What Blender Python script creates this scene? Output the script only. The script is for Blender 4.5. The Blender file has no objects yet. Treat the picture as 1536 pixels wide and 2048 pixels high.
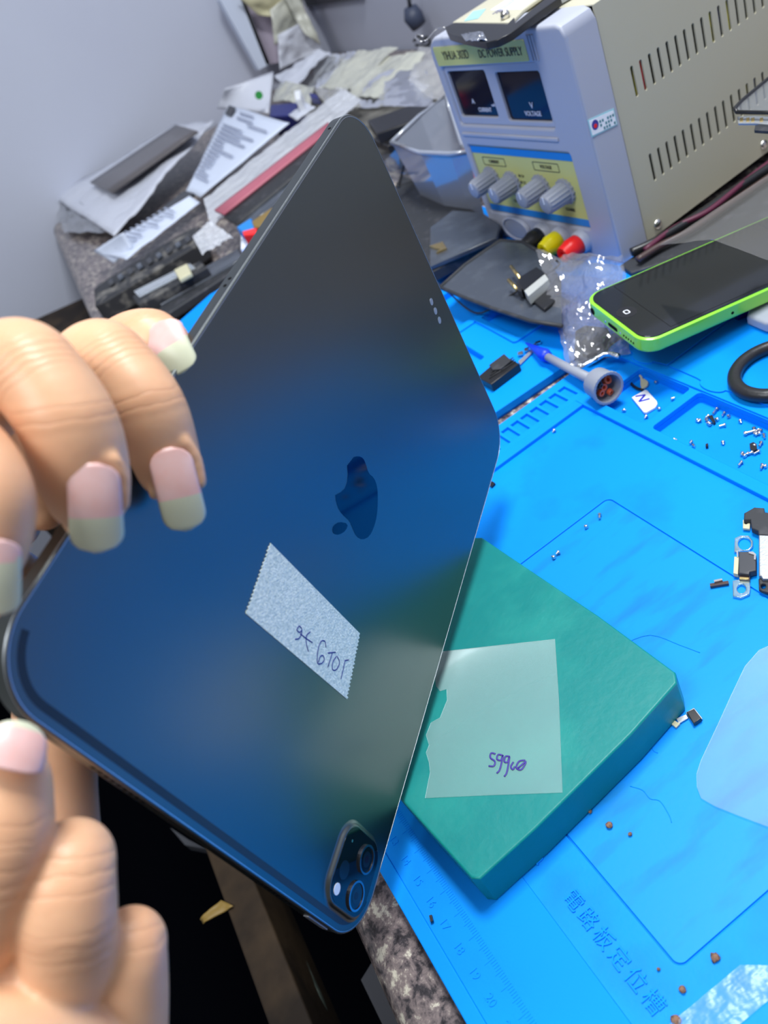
import bpy, bmesh, math, random
import numpy as np
from mathutils import Vector, Matrix, Quaternion, noise
random.seed(4)
SC = bpy.context.scene
COL = SC.collection

# ------------------------------------------------------------------ camera
FPX = 1635.6                      # focal length in pixels of the 1536x2048 frame
CAMZ = 0.285
def Rcw(yaw, pitch, roll):
    return Matrix.Rotation(yaw, 3, 'Z') @ Matrix.Rotation(pitch, 3, 'X') @ Matrix.Rotation(roll, 3, 'Z')
RC = Rcw(1.39734939, 0.92783235, -0.52015274)
CAM = Vector((0, 0, CAMZ))
cd = bpy.data.cameras.new('camera')
cam = bpy.data.objects.new('camera', cd); COL.objects.link(cam)
cam.matrix_world = Matrix.Translation(CAM) @ RC.to_4x4()
cd.sensor_fit = 'VERTICAL'; cd.sensor_height = 36.0; cd.sensor_width = 27.0
cd.lens = FPX / 2048 * 36.0
cd.clip_start = 0.005; cd.clip_end = 20
cd.dof.use_dof = True; cd.dof.focus_distance = 0.33; cd.dof.aperture_fstop = 14.0
SC.camera = cam
# ------------------------------------------------------------------ world, lamps, exposure
w = bpy.data.worlds.new('room'); SC.world = w; w.use_nodes = True
bg = w.node_tree.nodes['Background']
bg.inputs[0].default_value = (0.62, 0.67, 0.74, 1); bg.inputs[1].default_value = 0.35
def lamp(name, loc, aim, size, power, col=(1, 1, 1)):
    l = bpy.data.lights.new(name, 'AREA'); l.shape = 'RECTANGLE'; l.size = size[0]; l.size_y = size[1]
    l.energy = power; l.color = col
    o = bpy.data.objects.new(name, l); COL.objects.link(o); o.location = loc
    o.rotation_euler = (Vector(aim) - Vector(loc)).to_track_quat('-Z', 'Y').to_euler()
    return o
lamp('ceiling_panel_light', (-0.32, 0.42, 1.25), (-0.32, 0.12, 0), (0.38, 0.26), 18.0, (0.96, 0.99, 1.0))
lamp('room_fill_light', (0.1, -0.75, 1.7), (-0.6, 0.2, 0), (0.9, 0.5), 21.0, (0.93, 0.95, 1.0))  # added fill lamp, brightens front faces and the background
vs = SC.view_settings
vs.view_transform = 'Standard'; vs.look = 'None'; vs.gamma = 1; vs.use_curve_mapping = False
vs.exposure = 0.0

# ------------------------------------------------------------------ geometry helpers
def ray(px, py): return RC @ Vector((px - 768, 1024 - py, -FPX))
def G(px, py, z=0.0):
    """the point of the horizontal plane at height z that the photo shows at a pixel"""
    d = ray(px, py); return CAM + d * ((z - CAMZ) / d.z)
def PD(px, py, dep):
    d = ray(px, py); return CAM + d * (dep / FPX)
def on_plane(px, py, o, n):
    d = ray(px, py); return CAM + d * ((o - CAM).dot(n) / d.dot(n))
WORLD = {}
def link(name, me, c, parent):
    o = bpy.data.objects.new(name, me); COL.objects.link(o); o.location = c; WORLD[o] = Vector(c)
    if parent:
        o.parent = parent; o.matrix_parent_inverse = Matrix.Translation(-WORLD[parent])
    return o
def chain_inv(o):   # world location of a nested parent
    return WORLD[o]
def mesh(name, verts, faces, mat, parent=None, smooth=False, fm=None, origin=None):
    vs_ = [Vector(v) for v in verts]
    if origin is None:
        lo = Vector((min(v[i] for v in vs_) for i in range(3))); hi = Vector((max(v[i] for v in vs_) for i in range(3)))
        origin = (lo + hi) / 2
        if not parent: origin.z = lo.z
    me = bpy.data.meshes.new(name); me.from_pydata([v - origin for v in vs_], [], faces)
    for m in (mat if isinstance(mat, (list, tuple)) else [mat]): me.materials.append(m)
    if fm: me.polygons.foreach_set('material_index', fm)
    bm = bmesh.new(); bm.from_mesh(me); bmesh.ops.recalc_face_normals(bm, faces=bm.faces); bm.to_mesh(me); bm.free()
    me.polygons.foreach_set('use_smooth', [smooth] * len(me.polygons))
    return link(name, me, origin, parent)
def tag(o, label=None, cat=None, group=None, kind=None):
    if label: o['label'] = label
    if cat: o['category'] = cat
    if group: o['group'] = group
    if kind: o['kind'] = kind
    return o
def thing(name, loc, label, cat, group=None):
    o = bpy.data.objects.new(name, None); COL.objects.link(o); o.location = loc; WORLD[o] = Vector(loc)
    o.empty_display_size = 0.01
    return tag(o, label, cat, group)
def bev(o, w, seg=2, ang=40):
    m = o.modifiers.new('bevel', 'BEVEL'); m.width = w; m.segments = seg; m.limit_method = 'ANGLE'; m.angle_limit = math.radians(ang)
    me = o.data; me.polygons.foreach_set('use_smooth', [True] * len(me.polygons))
    m2 = o.modifiers.new('wn', 'WEIGHTED_NORMAL'); m2.keep_sharp = True
    return o
I4 = Matrix.Identity(4)
def frame(o, x, y, z):
    m = Matrix((x, y, z)).transposed().to_4x4(); m.translation = o; return m
def box(name, M, x0, x1, y0, y1, z0, z1, mat, parent=None, b=0.0, seg=2):
    v = [M @ Vector((x, y, z)) for z in (z0, z1) for x, y in ((x0, y0), (x1, y0), (x1, y1), (x0, y1))]
    f = [(3, 2, 1, 0), (4, 5, 6, 7), (0, 1, 5, 4), (1, 2, 6, 5), (2, 3, 7, 6), (3, 0, 4, 7)]
    o = mesh(name, v, f, mat, parent)
    if b: bev(o, b, seg)
    return o
def boxes(name, M, lst, mat, parent=None, b=0.0):
    V = []; F = []
    for x0, x1, y0, y1, z0, z1 in lst:
        k = len(V)
        V += [M @ Vector((x, y, z)) for z in (z0, z1) for x, y in ((x0, y0), (x1, y0), (x1, y1), (x0, y1))]
        F += [tuple(k + i for i in f) for f in ((3, 2, 1, 0), (4, 5, 6, 7), (0, 1, 5, 4), (1, 2, 6, 5), (2, 3, 7, 6), (3, 0, 4, 7))]
    o = mesh(name, V, F, mat, parent)
    if b: bev(o, b)
    return o
def plate_mesh(outlines, z0, z1, bevel=0.0, res=2):
    """flat plate from closed outlines (first is outer, others are holes or islands), real thickness"""
    cu = bpy.data.curves.new('tmp', 'CURVE'); cu.dimensions = '2D'; cu.fill_mode = 'BOTH'
    for pts in outlines:
        s = cu.splines.new('POLY'); s.points.add(len(pts) - 1)
        for i, p in enumerate(pts): s.points[i].co = (p[0], p[1], 0, 1)
        s.use_cyclic_u = True
    h = (z1 - z0) / 2
    bevel = min(bevel, h * 0.98)
    cu.extrude = h - bevel; cu.bevel_depth = bevel; cu.bevel_resolution = res; cu.offset = -bevel
    ob = bpy.data.objects.new('tmp', cu); COL.objects.link(ob)
    dg = bpy.context.evaluated_depsgraph_get(); dg.update()
    me = bpy.data.meshes.new_from_object(ob.evaluated_get(dg))
    bpy.data.objects.remove(ob); bpy.data.curves.remove(cu)
    vv = [(v.co.x, v.co.y, v.co.z + (z0 + z1) / 2) for v in me.vertices]
    ff = [tuple(p.vertices) for p in me.polygons]
    bpy.data.meshes.remove(me)
    bm = bmesh.new(); bv = [bm.verts.new(v) for v in vv]
    for f in ff:
        try: bm.faces.new([bv[i] for i in f])
        except ValueError: pass
    bmesh.ops.remove_doubles(bm, verts=bm.verts, dist=1e-6)
    bm.verts.index_update()
    out = [v.co.copy() for v in bm.verts], [tuple(v.index for v in f.verts) for f in bm.faces]
    bm.free(); return out
def plate(name, outlines, z0, z1, M, mat, parent=None, bevel=0.0, smooth=False):
    v, f = plate_mesh(outlines, z0, z1, bevel)
    o = mesh(name, [M @ p for p in v], f, mat, parent)
    if smooth or bevel:
        o.data.polygons.foreach_set('use_smooth', [True] * len(o.data.polygons))
        o.data.set_sharp_from_angle(angle=math.radians(35))
        m2 = o.modifiers.new('wn', 'WEIGHTED_NORMAL'); m2.keep_sharp = True
    return o
def rrect(x0, x1, y0, y1, r, n=8):
    p = []
    for cx, cy, a0 in ((x1 - r, y1 - r, 0), (x0 + r, y1 - r, 90), (x0 + r, y0 + r, 180), (x1 - r, y0 + r, 270)):
        for i in range(n + 1):
            a = math.radians(a0 + 90 * i / n); p.append((cx + r * math.cos(a), cy + r * math.sin(a)))
    return p
def circ(cx, cy, r, n=24, ry=None):
    return [(cx + r * math.cos(2 * math.pi * i / n), cy + (ry or r) * math.sin(2 * math.pi * i / n)) for i in range(n)]
def smoothed(pts, it=2):
    for _ in range(it):
        q = []
        for i in range(len(pts)):
            a, b = pts[i], pts[(i + 1) % len(pts)]
            q += [(a[0] * .75 + b[0] * .25, a[1] * .75 + b[1] * .25), (a[0] * .25 + b[0] * .75, a[1] * .25 + b[1] * .75)]
        pts = q
    return pts
def gpoly(px, z): return [tuple(G(x, y, z)[:2]) for x, y in px]
def gplate(name, px, z0, z1, mat, parent=None, bevel=0.0, holes=(), sm=0):
    o = gpoly(px, z1)
    if sm: o = smoothed(o, sm)
    return plate(name, [o] + [gpoly(h, z1) for h in holes], z0, z1, I4, mat, parent, bevel)
def catmull(pts, n=8):
    P = [Vector(p) for p in pts]; P = [2 * P[0] - P[1]] + P + [2 * P[-1] - P[-2]]; out = []
    for i in range(1, len(P) - 2):
        for k in range(n):
            t = k / n; a, b, c, d = P[i - 1:i + 3]
            out.append(0.5 * ((2 * b) + (c - a) * t + (2 * a - 5 * b + 4 * c - d) * t * t + (3 * b - a - 3 * c + d) * t ** 3))
    out.append(P[-2]); return out
def tube_geo(pts, rad, n=8, flat=None, cap=True):
    V = []; F = []; P = [Vector(p) for p in pts]; up = None
    for i, p in enumerate(P):
        t = (P[min(i + 1, len(P) - 1)] - P[max(i - 1, 0)]).normalized()
        if flat: a = flat.cross(t).normalized(); b = flat
        else:
            if up is None: up = t.orthogonal().normalized()
            a = (up - t * up.dot(t)).normalized(); up = a; b = t.cross(a)
        r = rad[i] if isinstance(rad, (list, tuple)) else rad
        fb = 0.3 if flat else 1
        for k in range(n):
            an = 2 * math.pi * k / n; V.append(p + a * r * math.cos(an) + b * r * fb * math.sin(an))
    m = len(P)
    for i in range(m - 1):
        for k in range(n): F.append((i * n + k, i * n + (k + 1) % n, (i + 1) * n + (k + 1) % n, (i + 1) * n + k))
    if cap: F += [tuple(range(n))[::-1], tuple((m - 1) * n + k for k in range(n))]
    return V, F
def tube(name, pts, rad, mat, parent=None, n=8, flat=None):
    v, f = tube_geo(pts, rad, n, flat); return mesh(name, v, f, mat, parent, smooth=True)
def strokes(name, lines, rad, mat, parent, normal, sm=4):
    V = []; F = []
    for l in lines:
        p = catmull(l, sm) if len(l) > 2 else [Vector(q) for q in l]
        v, f = tube_geo(p, rad, 6, normal); k = len(V); V += v; F += [tuple(i + k for i in q) for q in f]
    return mesh(name, V, F, mat, parent, smooth=True)
def lathe_geo(prof, M, n=24, rib=0, ribd=0.0):
    V = []; F = []
    for r, z in prof:
        for k in range(n):
            a = 2 * math.pi * k / n; rr = r * (1 - (ribd if (rib and (k % 2)) else 0)); V.append(M @ Vector((rr * math.cos(a), rr * math.sin(a), z)))
    for i in range(len(prof) - 1):
        for k in range(n): F.append((i * n + k, i * n + (k + 1) % n, (i + 1) * n + (k + 1) % n, (i + 1) * n + k))
    F.append(tuple(range(n))[::-1]); F.append(tuple((len(prof) - 1) * n + k for k in range(n)))
    return V, F
def lathe(name, prof, M, mat, parent=None, n=24, rib=0, ribd=0.0, smooth=True):
    v, f = lathe_geo(prof, M, n, rib, ribd); o = mesh(name, v, f, mat, parent, smooth=smooth)
    o.data.set_sharp_from_angle(angle=math.radians(45)); return o
def axis_frame(o, d, up=Vector((0, 0, 1))):
    z = d.normalized(); x = up.cross(z)
    if x.length < 1e-4: x = z.orthogonal()
    x.normalize(); return frame(o, x, z.cross(x), z)
def text(name, s, size, M, mat, parent, depth=0.0002, ax='CENTER', sx=1.0):
    c = bpy.data.curves.new('t', 'FONT'); c.body = s; c.size = size; c.extrude = depth / 2; c.align_x = ax; c.align_y = 'CENTER'
    o = bpy.data.objects.new('t', c); COL.objects.link(o)
    dg = bpy.context.evaluated_depsgraph_get(); dg.update()
    me = bpy.data.meshes.new_from_object(o.evaluated_get(dg)); bpy.data.objects.remove(o)
    v = [M @ Vector((p.co.x * sx, p.co.y, p.co.z)) for p in me.vertices]; f = [tuple(p.vertices) for p in me.polygons]
    return mesh(name, v, f, mat, parent)
def crumple(name, corners, mat, parent=None, n=24, amp=0.004, freq=60, thick=0.0, seed=0, edge=0.0, flatz=None):
    """bilinear sheet through four world points, wrinkled"""
    a, b, c, d = [Vector(p) for p in corners]; nn = (b - a).cross(d - a).normalized()
    V = []; F = []
    for j in range(n + 1):
        for i in range(n + 1):
            u = i / n; v = j / n
            p = a * (1 - u) * (1 - v) + b * u * (1 - v) + c * u * v + d * (1 - u) * v
            q = p * freq + Vector((seed * 7.3, seed * 3.1, 0))
            h = noise.noise(q) + 0.5 * abs(noise.noise(q * 2.3)) + 0.3 * noise.noise(q * 5)
            e = Vector((noise.noise(q * 1.3 + Vector((9, 0, 0))), noise.noise(q * 1.3 + Vector((0, 9, 0))), 0)) * edge
            p = p + nn * h * amp + e
            if flatz is not None: p.z = max(p.z, flatz)
            V.append(p)
    for j in range(n):
        for i in range(n):
            k = j * (n + 1) + i; F.append((k, k + 1, k + n + 2, k + n + 1))
    o = mesh(name, V, F, mat, parent, smooth=True)
    if thick:
        m = o.modifiers.new('solid', 'SOLIDIFY'); m.thickness = thick; m.offset = 0
    return o

# ------------------------------------------------------------------ materials
def rgb(r, g, b):
    f = lambda c: (c / 255 / 12.92) if c / 255 <= .04045 else ((c / 255 + .055) / 1.055) ** 2.4
    return (f(r), f(g), f(b), 1)
def pmat(name, col, rough=0.5, metal=0.0, spec=0.5, var=None, bump=None, sss=None, coat=0.0, emis=None, aniso=None):
    m = bpy.data.materials.new(name); m.use_nodes = True; nt = m.node_tree; N = nt.nodes; L = nt.links
    p = N['Principled BSDF']
    p.inputs['Base Color'].default_value = col; p.inputs['Roughness'].default_value = rough
    p.inputs['Metallic'].default_value = metal; p.inputs['Specular IOR Level'].default_value = spec
    if coat: p.inputs['Coat Weight'].default_value = coat; p.inputs['Coat Roughness'].default_value = 0.05
    tc = N.new('ShaderNodeTexCoord')
    if var:     # (scale, colour, low, high)
        nz = N.new('ShaderNodeTexNoise'); nz.inputs['Scale'].default_value = var[0]; nz.inputs['Detail'].default_value = 5
        L.new(tc.outputs['Object'], nz.inputs['Vector'])
        cr = N.new('ShaderNodeValToRGB'); cr.color_ramp.elements[0].position = var[2]; cr.color_ramp.elements[1].position = var[3]
        cr.color_ramp.elements[0].color = col; cr.color_ramp.elements[1].color = var[1]
        L.new(nz.outputs['Fac'], cr.inputs['Fac']); L.new(cr.outputs['Color'], p.inputs['Base Color'])
    if bump:    # (scale, strength, distance)
        nb = N.new('ShaderNodeTexNoise'); nb.inputs['Scale'].default_value = bump[0]; nb.inputs['Detail'].default_value = 4
        L.new(tc.outputs['Object'], nb.inputs['Vector'])
        bp = N.new('ShaderNodeBump'); bp.inputs['Strength'].default_value = bump[1]; bp.inputs['Distance'].default_value = bump[2]
        L.new(nb.outputs['Fac'], bp.inputs['Height']); L.new(bp.outputs['Normal'], p.inputs['Normal'])
    if sss:
        p.inputs['Subsurface Weight'].default_value = sss[0]; p.inputs['Subsurface Radius'].default_value = sss[1]; p.inputs['Subsurface Scale'].default_value = sss[2]
    if emis: p.inputs['Emission Color'].default_value = emis[0]; p.inputs['Emission Strength'].default_value = emis[1]
    return m
def film(name, tint, opac, rough=0.08, col=(0.8, 0.85, 0.9, 1), gloss=0.15, bump=None, fres=1.0):
    """thin clear plastic: part transmits, part scatters, part shines"""
    m = bpy.data.materials.new(name); m.use_nodes = True; nt = m.node_tree; N = nt.nodes; L = nt.links
    N.remove(N['Principled BSDF']); out = N['Material Output']
    t = N.new('ShaderNodeBsdfTransparent'); t.inputs[0].default_value = tint
    d = N.new('ShaderNodeBsdfPrincipled'); d.inputs['Base Color'].default_value = col; d.inputs['Roughness'].default_value = 0.45
    g = N.new('ShaderNodeBsdfGlossy'); g.inputs['Roughness'].default_value = rough; g.inputs['Color'].default_value = (1, 1, 1, 1)
    m1 = N.new('ShaderNodeMixShader'); m1.inputs[0].default_value = opac; L.new(t.outputs[0], m1.inputs[1]); L.new(d.outputs[0], m1.inputs[2])
    m2 = N.new('ShaderNodeMixShader'); fr = N.new('ShaderNodeFresnel'); fr.inputs['IOR'].default_value = 1.5
    mu = N.new('ShaderNodeMath'); mu.operation = 'MULTIPLY_ADD'; mu.inputs[1].default_value = fres; mu.inputs[2].default_value = gloss - 0.04
    L.new(fr.outputs[0], mu.inputs[0]); L.new(mu.outputs[0], m2.inputs[0]); L.new(m1.outputs[0], m2.inputs[1]); L.new(g.outputs[0], m2.inputs[2])
    if bump:
        tc = N.new('ShaderNodeTexCoord'); nb = N.new('ShaderNodeTexNoise'); nb.inputs['Scale'].default_value = bump[0]
        L.new(tc.outputs['Object'], nb.inputs['Vector']); bp = N.new('ShaderNodeBump'); bp.inputs['Strength'].default_value = bump[1]; bp.inputs['Distance'].default_value = bump[2]
        L.new(nb.outputs['Fac'], bp.inputs['Height'])
        for x in (d, g): L.new(bp.outputs['Normal'], x.inputs['Normal'])
        L.new(bp.outputs['Normal'], fr.inputs['Normal'])
    L.new(m2.outputs[0], out.inputs['Surface']); return m
def granite(name):
    m = pmat(name, (0.3, 0.28, 0.27, 1), rough=0.28, spec=0.5); N = m.node_tree.nodes; L = m.node_tree.links; p = N['Principled BSDF']
    tc = N.new('ShaderNodeTexCoord')
    v = N.new('ShaderNodeTexNoise'); v.inputs['Scale'].default_value = 150; v.inputs['Detail'].default_value = 7; v.inputs['Roughness'].default_value = .72; v.inputs['Distortion'].default_value = .25
    L.new(tc.outputs['Object'], v.inputs['Vector'])
    r = N.new('ShaderNodeValToRGB'); e = r.color_ramp.elements
    e[0].position = .30; e[0].color = (0.006, 0.006, 0.008, 1); e[1].position = .42; e[1].color = (.05, .045, .05, 1)
    for pos, c in ((.48, (.16, .13, .13, 1)), (.56, (.26, .21, .20, 1)), (.62, (.62, .58, .47, 1)), (.75, (.75, .72, .6, 1))):
        x = e.new(pos); x.color = c
    L.new(v.outputs['Fac'], r.inputs['Fac']); L.new(r.outputs['Color'], p.inputs['Base Color']); return m
BLUE = rgb(0, 158, 255)
M = {}
def mat_blue():
    m = pmat('blue_silicone', (0.0003, 0.285, 0.96, 1), rough=0.6, spec=0.12, var=(14, (0.0006, 0.24, 0.85, 1), .50, .80), bump=(900, .12, .0003))
    return m
M['blue'] = mat_blue()
M['blue_stain'] = pmat('blue_silicone_smudged', (0.0003, 0.29, 0.98, 1), rough=0.5, spec=0.15, var=(30, (0.001, 0.235, 0.72, 1), .52, .74), bump=(700, .15, .0003))
def smudge():
    m = pmat('blue_silicone_streaked', (0.0003, 0.29, 0.98, 1), rough=.45, spec=.2, bump=(500, .15, .0002)); nt = m.node_tree; N = nt.nodes; L = nt.links
    tc = N.new('ShaderNodeTexCoord'); mp = N.new('ShaderNodeMapping'); mp.inputs['Scale'].default_value = (55, 13, 20); mp.inputs['Rotation'].default_value = (0, 0, .15)
    nz = N.new('ShaderNodeTexNoise'); nz.inputs['Scale'].default_value = 1.6; nz.inputs['Detail'].default_value = 4
    cr = N.new('ShaderNodeValToRGB'); cr.color_ramp.elements[0].position = .50; cr.color_ramp.elements[1].position = .72
    cr.color_ramp.elements[0].color = (0.0003, 0.29, 0.98, 1); cr.color_ramp.elements[1].color = (0.004, .20, .52, 1)
    L.new(tc.outputs['Object'], mp.inputs[0]); L.new(mp.outputs[0], nz.inputs['Vector']); L.new(nz.outputs['Fac'], cr.inputs['Fac']); L.new(cr.outputs['Color'], N['Principled BSDF'].inputs['Base Color']); return m
M['blue_streak'] = smudge()
M['granite'] = granite('speckled_granite')
M['slot_dark'] = pmat('dark_void', (0.004, 0.004, 0.005, 1), rough=.8, spec=.1)
M['wall'] = pmat('lilac_grey_paint', rgb(192, 197, 212), rough=.7, spec=.25, var=(1.5, rgb(184, 188, 206), .4, .7), bump=(60, .05, .002))
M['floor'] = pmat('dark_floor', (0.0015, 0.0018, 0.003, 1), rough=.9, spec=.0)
M['wood'] = pmat('old_wood', rgb(58, 46, 33), rough=.7, spec=.2, var=(18, rgb(34, 27, 21), .4, .6), bump=(90, .4, .002))
M['space'] = pmat('space_grey_aluminium', (0.138, 0.152, 0.145, 1), rough=.33, metal=1.0, spec=.5)
M['space_edge'] = pmat('pale_edge_metal', (0.62, 0.65, 0.7, 1), rough=.42, metal=1.0)  # much paler than the body, to paint the chamfer's highlight
M['band'] = pmat('dark_plastic_band', (0.018, 0.03, 0.045, 1), rough=.45, spec=.4)
M['blackglass'] = pmat('black_glass', (0.004, 0.004, 0.005, 1), rough=.05, spec=.5)
M['logo'] = pmat('mirror_logo', (0.035, 0.04, 0.05, 1), rough=.08, metal=1.0)
M['wax'] = pmat('green_wax', rgb(0, 132, 130), rough=.42, spec=.4, var=(26, rgb(30, 150, 142), .52, .75), bump=(160, .25, .0008), sss=(.35, (.3, 1.0, .8), .004))
M['label'] = film('frosted_tape', (.86, .95, .95, 1), .20, .4, rgb(160, 200, 200), .02)
M['masking'] = pmat('masking_paper', rgb(244, 252, 240), rough=.8, spec=.2, var=(900, rgb(204, 220, 214), .35, .65), bump=(1400, .6, .0004))
M['ink'] = pmat('blue_ink', rgb(35, 40, 130), rough=.5)
M['ink2'] = pmat('violet_ink', rgb(60, 40, 150), rough=.5)
M['skin_a'] = None
M['lilac_abs'] = pmat('lilac_grey_plastic', rgb(172, 176, 190), rough=.42, spec=.45, bump=(400, .05, .0004))
M['knobgrey'] = pmat('knob_grey_plastic', rgb(150, 155, 168), rough=.5)
M['beige'] = pmat('beige_enamel', rgb(188, 184, 163), rough=.5, spec=.4, bump=(700, .08, .0004))
M['yellowpanel'] = pmat('pale_yellow_print', rgb(205, 206, 128), rough=.5)
M['bluestrip'] = pmat('blue_print', rgb(20, 130, 215), rough=.5)
M['window'] = pmat('dark_display_glass', (0.010, 0.010, 0.022, 1), rough=.08, spec=.25)
M['print'] = pmat('dark_print', (0.03, 0.03, 0.03, 1), rough=.6)
M['whiteprint'] = pmat('white_print', (.75, .78, .9, 1), rough=.6)
M['red'] = pmat('red_plastic', rgb(240, 30, 28), rough=.35)
M['yellow'] = pmat('yellow_plastic', rgb(238, 222, 0), rough=.35)
M['blackp'] = pmat('black_plastic', (0.012, 0.012, 0.014, 1), rough=.35)
M['blackm'] = pmat('matte_black', (0.025, 0.027, 0.032, 1), rough=.6, var=(120, (0.06, 0.06, 0.07, 1), .55, .75))
M['worn'] = pmat('worn_black', (0.02, 0.021, 0.025, 1), rough=.6, var=(55, (0.20, 0.19, 0.17, 1), .52, .74))
M['rubber'] = pmat('black_rubber', (0.018, 0.018, 0.02, 1), rough=.38, bump=(300, .3, .0006))
M['steel'] = pmat('bright_steel', (.72, .7, .66, 1), rough=.25, metal=1.0)
M['steelb'] = pmat('brushed_steel', (.50, .52, .54, 1), rough=.55, metal=1.0, bump=(900, .4, .0003))
M['gold'] = pmat('gold_contact', (.85, .62, .25, 1), rough=.25, metal=1.0)
M['green'] = pmat('lime_plastic', rgb(150, 235, 60), rough=.22, spec=.6, coat=.4)
M['white'] = pmat('white_plastic', rgb(242, 245, 250), rough=.4)
M['paper'] = pmat('white_paper', rgb(205, 214, 232), rough=.85, spec=.1, bump=(60, .2, .002))
M['paperprint'] = pmat('faded_print', rgb(150, 158, 178), rough=.9)
M['bag'] = film('clear_bag', (.93, .95, .97, 1), .22, .12, rgb(205, 210, 218), .16, (40, .6, .004))
M['bubble'] = film('bubble_wrap', (.95, .96, .98, 1), .62, .3, rgb(222, 226, 234), .05, (220, .5, .001))
M['whitebag'] = pmat('white_poly_bag', rgb(206, 210, 222), rough=.4, bump=(30, .6, .006))
M['yellowbag'] = film('yellowed_bag', (.97, .97, .94, 1), .85, .25, rgb(205, 206, 192), .05, (30, .3, .0015))
M['greybag'] = film('grey_clear_bag', (.95, .96, .97, 1), .5, .2, rgb(215, 215, 216), .06, (45, .3, .0015))
M['zipbag'] = film('zip_bag', (.90, .90, .90, 1), .30, .08, rgb(150, 150, 156), .12, (70, .5, .002))
M['phonefilm'] = film('phone_film', (.93, .93, .93, 1), .22, .2, rgb(150, 148, 146), .04, None, .5)
M['panelfilm'] = film('panel_film', (.93, .94, .95, 1), .16, .2, rgb(150, 155, 165), .04, None, .25)
M['brownglass'] = pmat('brown_grey_glass', rgb(98, 94, 96), rough=.3)
M['boxclear'] = film('clear_box_plastic', (.92, .92, .95, 1), .58, .12, rgb(180, 188, 205), .12)
M['orange'] = pmat('orange_plastic', rgb(225, 92, 50), rough=.4)
M['pinkred'] = pmat('pink_red_strip', rgb(176, 96, 112), rough=.5)
M['navy'] = pmat('navy_plastic', rgb(22, 30, 110), rough=.45)
M['cleargreen'] = film('clear_gasket', (.75, .93, .95, 1), .30, .1, rgb(150, 205, 215), .3)
M['cream'] = pmat('cream_plastic', rgb(205, 200, 165), rough=.4)
M['flex'] = pmat('brown_flex', rgb(70, 52, 50), rough=.4)
M['foil'] = pmat('crumpled_foil', (.8, .82, .85, 1), rough=.2, metal=1.0, bump=(260, 1.0, .002))
M['greyglass'] = pmat('dusty_dark_glass', rgb(66, 72, 82), rough=.22, spec=.6, var=(50, rgb(86, 92, 102), .5, .8))
M['rust'] = pmat('rusty_crumb', rgb(138, 104, 82), rough=.8, var=(900, rgb(90, 70, 60), .4, .6))
M['filmblue'] = film('clear_sheet', (.95, .98, 1, 1), .10, .45, rgb(170, 190, 225), .002, (60, .2, .0006))
M['cyan'] = pmat('cyan_sticker', rgb(150, 205, 215), rough=.5)
M['tape'] = pmat('yellowed_tape', rgb(128, 104, 46), rough=.5)
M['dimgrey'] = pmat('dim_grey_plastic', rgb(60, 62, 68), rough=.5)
M['pinkstain'] = pmat('seal_print', rgb(60, 60, 150), rough=.5)
M['tealprint'] = pmat('teal_print', rgb(60, 130, 140), rough=.5)
M['phonescreen'] = pmat('dusty_phone_glass', (0.010, 0.012, 0.014, 1), rough=.10, spec=.55, coat=.3)

# ================================================================== SETTING
def struct(o): o['kind'] = 'structure'; return o
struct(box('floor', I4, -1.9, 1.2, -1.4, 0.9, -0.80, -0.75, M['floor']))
struct(box('wall_left', I4, -1.75, -1.68, -1.4, 0.72, -0.75, 1.6, M['wall']))
struct(box('wall_back', I4, -1.68, 1.2, 0.655, 0.72, -0.75, 1.6, M['wall']))

# granite worktop with a rounded front edge
wt = thing('worktop', (-0.7, 0.3, -0.05), 'speckled granite worktop with rounded front edge under the blue mats', 'worktop')
prof = [(0.65, -0.006), (-0.045, -0.006)]
for i in range(1, 12):
    a = math.pi / 2 + math.pi * i / 12; prof.append((-0.045 + 0.017 * math.cos(a), -0.0225 + 0.0165 * math.sin(a)))
prof += [(-0.045, -0.039), (0.65, -0.039)]
V = []; F = []
for x in (-1.66, 0.5):
    V += [(x, y + (.075 * (-.15 - x) / 1.45 if y < .6 else 0), z) for y, z in prof]
n_ = len(prof)
F = [(i, (i + 1) % n_, n_ + (i + 1) % n_, n_ + i) for i in range(n_)] + [tuple(range(n_))[::-1], tuple(range(n_, 2 * n_))]
sl = mesh('granite_top', V, F, M['granite'], wt, smooth=True); sl.data.set_sharp_from_angle(angle=math.radians(40))
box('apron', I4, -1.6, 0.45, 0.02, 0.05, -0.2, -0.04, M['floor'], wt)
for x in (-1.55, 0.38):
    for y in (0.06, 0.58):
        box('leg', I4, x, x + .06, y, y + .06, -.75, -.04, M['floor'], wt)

# ================================================================== FRONT SILICONE MAT
m1 = thing('repair_mat', (-0.15, 0.13, -0.006), 'bright blue silicone repair mat with ruler, ladder slots and screw tray', 'mat')
X0, X1, Y0, Y1 = -0.377, 0.0, -0.038, 0.372
R = lambda a, b, c, d: [(a, c), (b, c), (b, d), (a, d)]
plate('base_sheet', [rrect(X0, X1, Y0, Y1, .006)], -.006, -.004, I4, M['blue'], m1)
trays = [rrect(-.340, -.3015, .198, .2315, .0025), rrect(-.2955, -.150, .198, .2315, .0025), rrect(-.144, -.012, .198, .2315, .0025)]
plate('tray_layer', [rrect(X0 + .0003, X1, Y0 + .0003, Y1, .006)] + trays, -.004, -.0008, I4, M['blue'], m1)
plate('work_surface', [R(-.350, -.004, .0045, .196), rrect(-.276, -.098, .026, .151, .0035)], -.0008, 0, I4, M['blue_stain'], m1, bevel=.0002)
plate('slot_inlay', [rrect(-.2754, -.0986, .0266, .1504, .003)], -.0008, 0, I4, M['blue_streak'], m1, bevel=.0002)
plate('ruler_border', [R(-.376, -.001, -.0325, .0045)], -.0008, .0003, I4, M['blue'], m1, bevel=.0002)
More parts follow.
